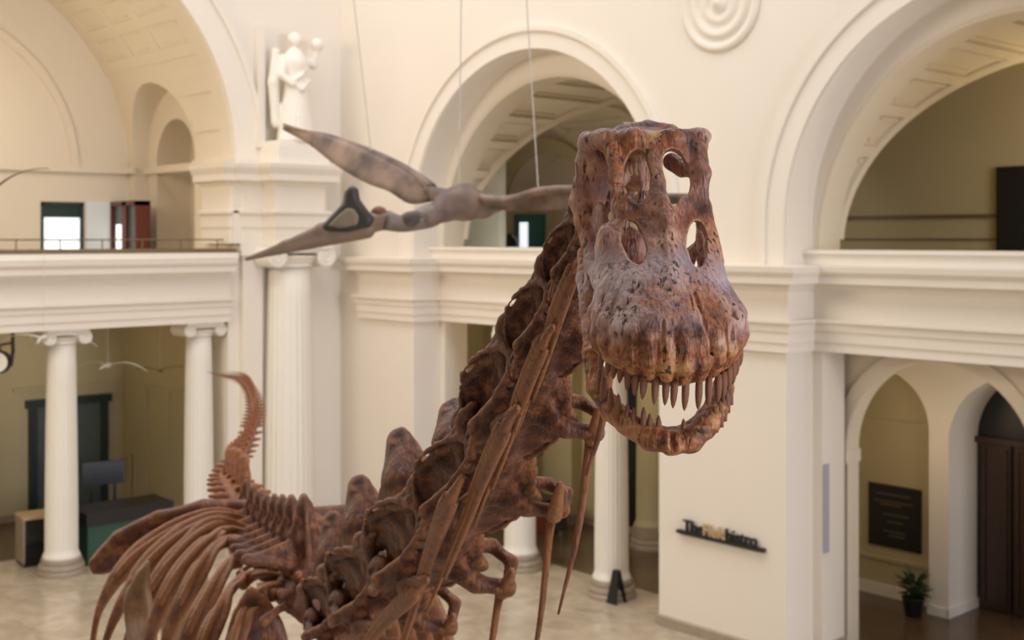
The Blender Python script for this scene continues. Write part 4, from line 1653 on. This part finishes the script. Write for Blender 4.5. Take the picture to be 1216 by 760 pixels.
f = Field((-1.6, -1.05, -.75), (-.7, 0, .3), .02)
f.ell(q3(454, 256, -.45), (.13, .1, .13), 0)
link('cheek_patch', f.mesh('flyer_cheek', 1, 1), REDP, hd, WM[fly])
m_ = MB()
m_.tube(spl([q3(462, 262, -.45), q3(480, 266, -.4), q3(500, 261, -.33), q3(518, 254, -.22)], 12), [.15, .14, .13, .125, .125, .13, .14, .15, .16, .17, .17, .17], 16)
obj('neck_skin', m_, NECKB, fly, True)


def wing(lead, trail, name):
    """closed thick membrane between a leading and a trailing edge"""
    n = 26
    A1 = spl([q3(*p) for p in lead], n)
    B_1 = spl([q3(*p) for p in trail], n)
    m_ = MB()
    rows = 6
    vs = []
    for i in range(n):
        for j in range(rows + 1):
            t = j / rows
            p = A1[i] * (1 - t) + B_1[i] * t
            th = .05 * (1 - t) + .012
            bow = .10 * math.sin(PI * t) * min(1, i / 5)
            vs.append((p[0], p[1] - th, p[2] + bow))
        for j in range(rows, -1, -1):
            t = j / rows
            p = A1[i] * (1 - t) + B_1[i] * t
            th = .05 * (1 - t) + .012
            bow = .10 * math.sin(PI * t) * min(1, i / 5)
            vs.append((p[0], p[1] + th, p[2] + bow - .015))
    k = 2 * (rows + 1)
    fs = []
    for i in range(n - 1):
        for j in range(k):
            j2 = (j + 1) % k
            fs.append((i * k + j, i * k + j2, (i + 1) * k + j2, (i + 1) * k + j))
    fs.append(tuple(range(k))[::-1])
    fs.append(tuple((n - 1) * k + j for j in range(k)))
    m_.add(vs, fs)
    o = obj(name, m_, ptm, fly, True)
    b = MB()
    b.tube(A1, [.09 * (1 - .75 * i / n) for i in range(n)], 10)
    obj('wing_arm', b, ptm, o, True)


wing([(512, 224, .1), (496, 211, .4), (466, 192, .8), (426, 172, 1.3), (374, 151, 1.9), (334, 141, 2.3), (296, 133, 2.7)],
     [(512, 238, .1), (484, 240, .3), (456, 224, .6), (424, 212, 1.0), (378, 186, 1.6), (338, 157, 2.2), (296, 134, 2.7)], 'wing')
wing([(560, 234, 0), (578, 238, -.2), (606, 239, -.6), (640, 230, -1.1), (680, 230, -1.7), (730, 238, -2.3), (790, 246, -3.0)],
     [(560, 248, .1), (585, 248, .1), (612, 249, -.2), (640, 250, -.7), (680, 250, -1.4), (730, 250, -2.2), (790, 247, -3.0)], 'wing')
for px, py, tx in ((545, 232, 548), (640, 238, 622), (430, 178, 396)):
    a = Vector(q3(px, py, 0 if px > 500 else 1.2))
    m_ = MB()
    m_.tube([a, a + Vector(((tx - px) * qs * 2.2, .2, 8.0))], .009, 6)
    obj('suspension_wire', m_, WIRE, fly)


# small flying things in the left recess and upper left
def small_flyer(label, loc, rot, span, mat, droop=.18):
    t = empty('hanging_flyer_model', loc, label, 'flying reptile model', None, rot)
    b = MB()
    b.tube([(0, -.16 * span, 0), (0, -.1 * span, .01), (0, 0, 0), (0, .08 * span, 0), (0, .14 * span, 0)], [.004 * span, .016 * span, .035 * span, .02 * span, .003 * span], 10)
    b.tube([(0, -.13 * span, 0), (0, -.24 * span, -.03 * span)], [.02 * span, .003 * span], 8)
    obj('body', b, mat, t, True)
    for s in (-1, 1):
        w_ = MB()
        n = 12
        vs = []
        for i in range(n):
            u = i / (n - 1)
            x = s * u * span / 2
            z = .10 * span * math.sin(u * PI * .6) - droop * span * u * u
            ch = .11 * span * (1 - u) ** .7 + .004
            for (yy, zz) in ((-ch * .4, 0), (0, .008), (ch * .6, .0), (0, -.01)):
                vs.append((x, yy + u * .05 * span, z + zz))
        fs = []
        for i in range(n - 1):
            for j in range(4):
                j2 = (j + 1) % 4
                fs.append((i * 4 + j, i * 4 + j2, (i + 1) * 4 + j2, (i + 1) * 4 + j))
        fs += [(0, 1, 2, 3), tuple((n - 1) * 4 + j for j in (3, 2, 1, 0))]
        w_.add(vs, fs)
        obj('wing', w_, mat, t, True)
    w_ = MB()
    w_.tube([(0, 0, 0), (0, 0, 2.2 if loc[2] < 7 else 6)], .006, 5)
    obj('suspension_wire', w_, WIRE, t)
    return t


def wp(px, py, z):
    return tuple(MF @ P(px, py, z))


ROTC = MF.to_3x3().to_4x4()
small_flyer('pale thin-winged flyer hanging in front of the first left column top', wp(52, 402, 31.2), ROTC @ Matrix.Rotation(.1, 4, 'Z'), 2.6, PALEB)
small_flyer('pale thin-winged flyer hanging lower, right of the first left column', wp(128, 434, 33.6), ROTC @ Matrix.Rotation(-.1, 4, 'Z'), 2.2, PALEB)
small_flyer('small dark flyer hanging in the shadow of the left opening', wp(190, 440, 36.5), ROTC @ Matrix.Rotation(.5, 4, 'Z'), 1.4, DARKW, .05)
small_flyer('reddish brown flyer at upper left with only its wing in view', wp(-20, 238, 22), ROTC @ Matrix.Rotation(.15, 4, 'Z') @ Matrix.Rotation(-.55, 4, 'Y'), 2.5, REDP, .12)

# ------------------------------------------------------------------ statue and medallion
st = empty('draped_statue', (-31.05, 19.4, 11.12), 'white plaster statue of a robed figure holding up an orb on the corner column', 'statue', None, Matrix.Rotation(PI / 2, 4, 'Z'))
b = MB()
b.box((-.85, -.5, 0), (.85, .55, .55))
b.box((-.75, -.42, .55), (.75, .5, .68))
obj('plinth', b, COLM, st)
f = Field((-1.1, -.6, .6), (1.25, .75, 4.3), .035)
f.chain([(0, .05, .8), (0, .05, 1.6), (.02, .05, 2.3), (0, .05, 3.0), (0, .05, 3.2)], [.52, .42, .33, .36, .26], .12)
f.cap((0, .03, 3.3), (0, .02, 3.45), .11, .1, .06)
f.ell((0, 0, 3.66), (.17, .2, .23), .05)
f.ell((0, .07, 3.72), (.21, .2, .2), .05)
f.chain([(.32, .05, 3.1), (.62, 0, 3.0), (.66, -.12, 3.42)], [.15, .12, .08], .06)
f.ell((.68, -.12, 3.6), (.2, .2, .2), .03)
f.chain([(-.34, .05, 3.1), (-.5, -.05, 2.6), (-.28, -.28, 2.35)], [.15, .12, .09], .06)
f.chain([(-.55, .2, 3.3), (-.62, .2, 2.4), (-.55, .2, 1.2)], [.12, .16, .13], .08)
for k in range(11):
    a = -1.3 + 2.6 * k / 10
    f.chain([(.30 * math.sin(a), .05 - .30 * math.cos(a), 2.4), (.45 * math.sin(a), .05 - .45 * math.cos(a), 1.4), (.54 * math.sin(a), .05 - .52 * math.cos(a), .72)], [.03, .055, .075], .03)
f.chain([(-.35, -.2, 2.45), (0, -.36, 2.2), (.35, -.2, 2.5)], .07, .05)
f.chain([(.3, -.2, 2.9), (0, -.33, 2.6), (-.3, -.25, 2.4)], .05, .05)
link('robed_figure', f.mesh('robed_figure', 1, 1), COLM, st, WM[st])
b = MB()
b.box((-.95, .45, .5), (-.75, .85, 4.1))
b.box((-.95, .6, .5), (.9, .9, .7))
obj('backing_frame', b, PLASTER, st)

md = empty('plaster_medallion', (-16.95, D1, 14.15), 'round plaster medallion with concentric rings high on the wall above the skull', 'medallion', None, Matrix.Rotation(PI / 2, 4, 'X'))
b = MB()
b.lathe([(1.08, .002), (1.08, .05), (1.0, .10), (.92, .05), (.88, .03), (.80, .03), (.76, .08), (.68, .10), (.62, .05), (.5, .03), (.45, .07), (.36, .09), (.30, .04), (.2, .05), (.1, .16), (.01, .18)], 64)
obj('rings', b, PLASTER, md, True)

# ------------------------------------------------------------------ sign on the wall
sx0 = -18.35
sz = H - (626.4 - 283) / FPX * 28.0
sg = empty('wall_sign', (-16.93, D1, 2.30), 'black lettered cafe sign on a slim shelf on the cream wall', 'sign')
obj('shelf', MB().box((-1.2, -.12, -.05), (1.2, 0, .03)), BLACK, sg)


def text(body, x, size, mat, name):
    c = bpy.data.curves.new(name, 'FONT')
    c.body = body
    c.size = size
    c.extrude = .03
    c.offset = .006
    c.materials.append(mat)
    tmp = bpy.data.objects.new('tmp', c)
    COL.objects.link(tmp)
    dg = bpy.context.evaluated_depsgraph_get()
    me = bpy.data.meshes.new_from_object(tmp.evaluated_get(dg))
    me.name = name
    bpy.data.objects.remove(tmp)
    o = link(name, me, mat, sg, WM[sg] @ Matrix.Translation((x, -.08, .035)) @ Matrix.Rotation(PI / 2, 4, 'X'))
    return o


text('The', -1.02, .36, BLACK, 'lettering')
text('Field', -.45, .36, TAN, 'lettering')['label'] = 'tan lettering'
text('bistro', .17, .36, BLACK, 'lettering')

# ------------------------------------------------------------------ things on the ground floor
ps_ = empty('wall_poster', (-16.15, YB, 1.25), 'dark framed notice board with faint pale writing in the right niche', 'poster')
obj('poster_frame', MB().box((-.72, -.06, 0), (.72, -.001, 1.55)), BLACK, ps_)
pf_ = MB()
for k, (x0, x1, z0) in enumerate([(-.5, .45, 1.3), (-.55, .5, 1.12), (-.4, .2, 1.04), (-.3, .4, .8), (-.2, .25, .62), (-.3, .3, .38), (-.15, .3, .28)]):
    pf_.box((x0, -.066, z0), (x1, -.058, z0 + .045))
obj('pale_lines', pf_, plain('faded_print', (.10, .075, .05), .6), ps_)
pt = empty('potted_plant', (-15.1, 26.42, 0), 'small dark potted plant at the foot of the right pale pier', 'plant')
b = MB()
b.lathe([(.16, 0), (.2, .05), (.26, .42), (.28, .45), (.25, .45), (.22, .4)], 20)
obj('pot', b, BLACK, pt, True)
b = MB()
for k in range(46):
    a = random.random() * 2 * PI
    e = .25 + random.random() * .9
    L1 = .25 + random.random() * .4
    d_ = Vector((math.cos(a) * math.cos(e), math.sin(a) * math.cos(e), math.sin(e)))
    base = Vector((0, 0, .42 + random.random() * .35))
    side = d_.cross(Vector((0, 0, 1))).normalized() * (.04 + .03 * random.random())
    m1, tip = base + d_ * L1 * .55, base + d_ * L1 + Vector((0, 0, -.12))
    up_ = Vector((0, 0, .012))
    b.add([base - side * .2, m1 - side, tip, m1 + side, base + side * .2, m1 + up_], [(0, 1, 5), (1, 2, 5), (2, 3, 5), (3, 4, 5), (4, 0, 5), (0, 4, 3, 2, 1)])
obj('leaves', b, LEAF, pt)
tagit(obj('jamb_banner', MB().box((B2 - 4.42, 22.46, 2.2), (B2 - 4.38, 22.66, 4.1)), PURPLE), 'narrow violet vertical banner on the left jamb of the right opening', 'banner')
# folded black stand at the column foot
fs_ = empty('folding_floor_sign', (-20.55, 22.0, 0), 'small black folding stand beside the base of the column under the jaw', 'floor sign')
for s in (-1, 1):
    b = MB()
    b.add([(-.16, s * .16, 0), (.16, s * .16, 0), (.09, s * .02, .8), (-.09, s * .02, .8), (-.16, s * .2, 0), (.16, s * .2, 0), (.09, s * .05, .8), (-.09, s * .05, .8)],
          [(0, 1, 2, 3), (4, 7, 6, 5), (0, 4, 5, 1), (1, 5, 6, 2), (2, 6, 7, 3), (3, 7, 4, 0)])
    obj('side_panel', b, BLACK, fs_)

# left recess furniture
case = empty('glass_display_case', wp(48, 283, 33.8)[:2] + (0,), 'black framed glass case with wooden top left of the first column', 'display case', None, Matrix.Rotation(PI / 2 - .1, 4, 'Z'))
b = MB()
W2 = .54
for x in (-W2, W2 - .06):
    for y in (-.4, .34):
        b.box((x, y, .15), (x + .06, y + .06, 1.3))
b.box((-W2, -.4, 0), (W2, .4, .18))
b.box((-W2, -.4, .60), (W2, .4, .66))
obj('case_frame', b, BLACK, case)
obj('case_top', MB().box((-W2 - .04, -.44, 1.28), (W2 + .04, .44, 1.36)), TAN, case)
obj('glass_pane', MB().box((-W2 + .04, -.36, .18), (W2 - .04, .36, 1.28)), plain('black_glass', (.02, .022, .022), .08), case)
obj('side_board', MB().box((-W2 - .02, -.41, .1), (-W2 + .02, .41, 1.28)), STONE, case)
gp = empty('green_counter', (-33.0, 14.95, 0), 'dark green exhibit counter with black top between the two left columns', 'counter')
obj('counter_body', MB().box((-.6, -1.25, 0), (.55, 1.2, 1.08)), GREEN, gp)
obj('counter_top', MB().box((-.65, -1.3, 1.08), (.6, 1.25, 1.45)), BLACK, gp)
ib = empty('information_board', wp(122, 283, 37.0)[:2] + (0,), 'dark slatted information board on a post behind the first column', 'information board', None, Matrix.Rotation(PI / 2 - .2, 4, 'Z'))
b = MB()
b.box((-.62, -.06, 1.5), (.62, .06, 2.2))
for k in range(4):
    b.box((-.6, -.09, 1.56 + k * .16), (.6, -.05, 1.64 + k * .16))
obj('board', b, BLACK, ib)
for x in (-.35, .35):
    obj('post', MB().box((x - .04, -.04, 0), (x + .04, .04, 1.55)), BLACK, ib)
for k, px in enumerate((150, 157)):
    q = empty('barrier_post', wp(px, 283, 37.3 + k * .4)[:2] + (0,), ['slim dark barrier post just right of the information board', 'slim dark barrier post, farther of the pair right of the information board'][k], 'post', 'barrier posts in the left opening')
    b = MB()
    b.lathe([(.14, 0), (.14, .03), (.025, .06), (.025, 2.2), (.04, 2.22), (.04, 2.28)], 14)
    obj('post', b, BRASS, q, True)
# dark green framed door on the far wall of the left recess
dr = MB()
dr.box((-39.2, 14.6, 0), (-39.05, 14.85, 3.75))
dr.box((-39.2, 16.95, 0), (-39.05, 17.2, 3.75))
dr.box((-39.2, 14.5, 3.55), (-39.0, 17.3, 3.8))
dr.box((-39.2, 15.85, 0), (-39.08, 15.98, 3.6))
d = struct('door_4', dr, DGREEN)
obj('pane', MB().box((-39.18, 14.85, .05), (-39.12, 15.85, 3.56)), GLASSD, d)
obj('pane', MB().box((-39.18, 15.98, .05), (-39.12, 16.95, 3.56)), GLASSD, d)
mb = MB()
mb.box((-39.2, 14.1, 4.1), (-39.08, 17.6, 4.2))
mb.box((-38.9, 17.72, 4.1), (-33, 17.8, 4.2))
mb.box((-37.6, 17.7, .3), (-37.35, 17.8, 4.1))
mb.box((-36.0, 17.7, .3), (-35.75, 17.8, 4.1))
struct('trim_17', mb, OCHRE)
# clock on a bracket at the left edge
ck = empty('hanging_clock', wp(-1, 430, 31.5), 'round white clock face on a black bracket at the left edge', 'clock', None, ROTC)
b = MB()
b.lathe([(.24, -.08), (.30, -.08), (.30, .08), (.24, .08)], 28)
for v_i, v in enumerate(b.v):
    b.v[v_i] = (v[0], v[2], v[1])
obj('clock_rim', b, BLACK, ck)
b = MB()
b.lathe([(.25, -.1), (.25, .06)], 28)
b.v = [(v[0], v[2], v[1]) for v in b.v]
obj('clock_face', b, plain('clock_white', (.8, .76, .68), .4), ck)
obj('bracket', MB().tube([(0, 0, .28), (0.05, 0, .45), (.34, 0, .5), (.34, 0, .8), (.34, 0, 1.0)], .035, 8).tube([(.30, 0, -.1), (.36, 0, .3), (.34, 0, .82)], .05, 8), BLACK, ck)
# upper left gallery: red case
rc = empty('red_wood_case', (-37.75, 17.35, 7.5), 'red wooden glazed case beside the bright window on the upper left balcony', 'display case')
obj('case_frame', MB().box((-.95, -.25, 0), (-.85, .25, 2.65)).box((.85, -.25, 0), (.95, .25, 2.65)).box((-.08, -.25, 0), (.22, .25, 2.65)).box((-.95, -.25, 2.5), (.95, .25, 2.65)), REDW, rc)
obj('case_glass', MB().box((-.85, -.15, 0), (.85, .2, 2.5)), GLASSD, rc)
obj('lit_exhibit', MB().box((-.62, -.2, .4), (-.2, -.152, 1.9)), DAY, rc)
rl = empty('balcony_rail', (-32.0, 10, 8.66), 'thin brown rail along the upper left balcony ledge', 'rail')
b = MB()
b.tube([(0, -8, .25), (0, 7.6, .25)], .02, 6)
obj('top_rail', b, BRASS, rl)
for k in range(14):
    obj('post', MB().box((-.015, -7.6 + k * 1.15, 0), (.015, -7.57 + k * 1.15, .25)), BRASS, rl)
# middle bay furniture
cb = empty('wooden_cabinet', wp(645, 283, 37.2)[:2] + (0,), 'low red-brown cabinet against the far wall of the middle opening', 'cabinet')
obj('cabinet_body', MB().box((-.45, -.3, .1), (.45, .3, 1.05)).box((-.4, -.26, 0), (.4, .26, .1)), REDW, cb)
obj('cabinet_top', MB().box((-.5, -.34, 1.05), (.5, .33, 1.1)), DARKW, cb)
ch = empty('dark_chair', wp(662, 283, 35.9)[:2] + (0,), 'small dark chair beside the red-brown cabinet in the middle opening', 'chair', None, Matrix.Rotation(.6, 4, 'Z'))
obj('seat', MB().box((-.25, -.25, .42), (.25, .25, .5)), BLACK, ch)
obj('backrest', MB().box((-.24, .2, .5), (.24, .26, 1.0)), BLACK, ch)
for x in (-.22, .22):
    for y in (-.22, .22):
        obj('leg', MB().box((x - .02, y - .02, 0), (x + .02, y + .02, .43)), BLACK, ch)
tw = tagit(obj('teal_notice', MB().box((-29.25, YB - .04, 1.9), (-28.7, YB - .002, 2.6)), TEAL), 'small teal notice on the wall above the red-brown cabinet', 'notice')
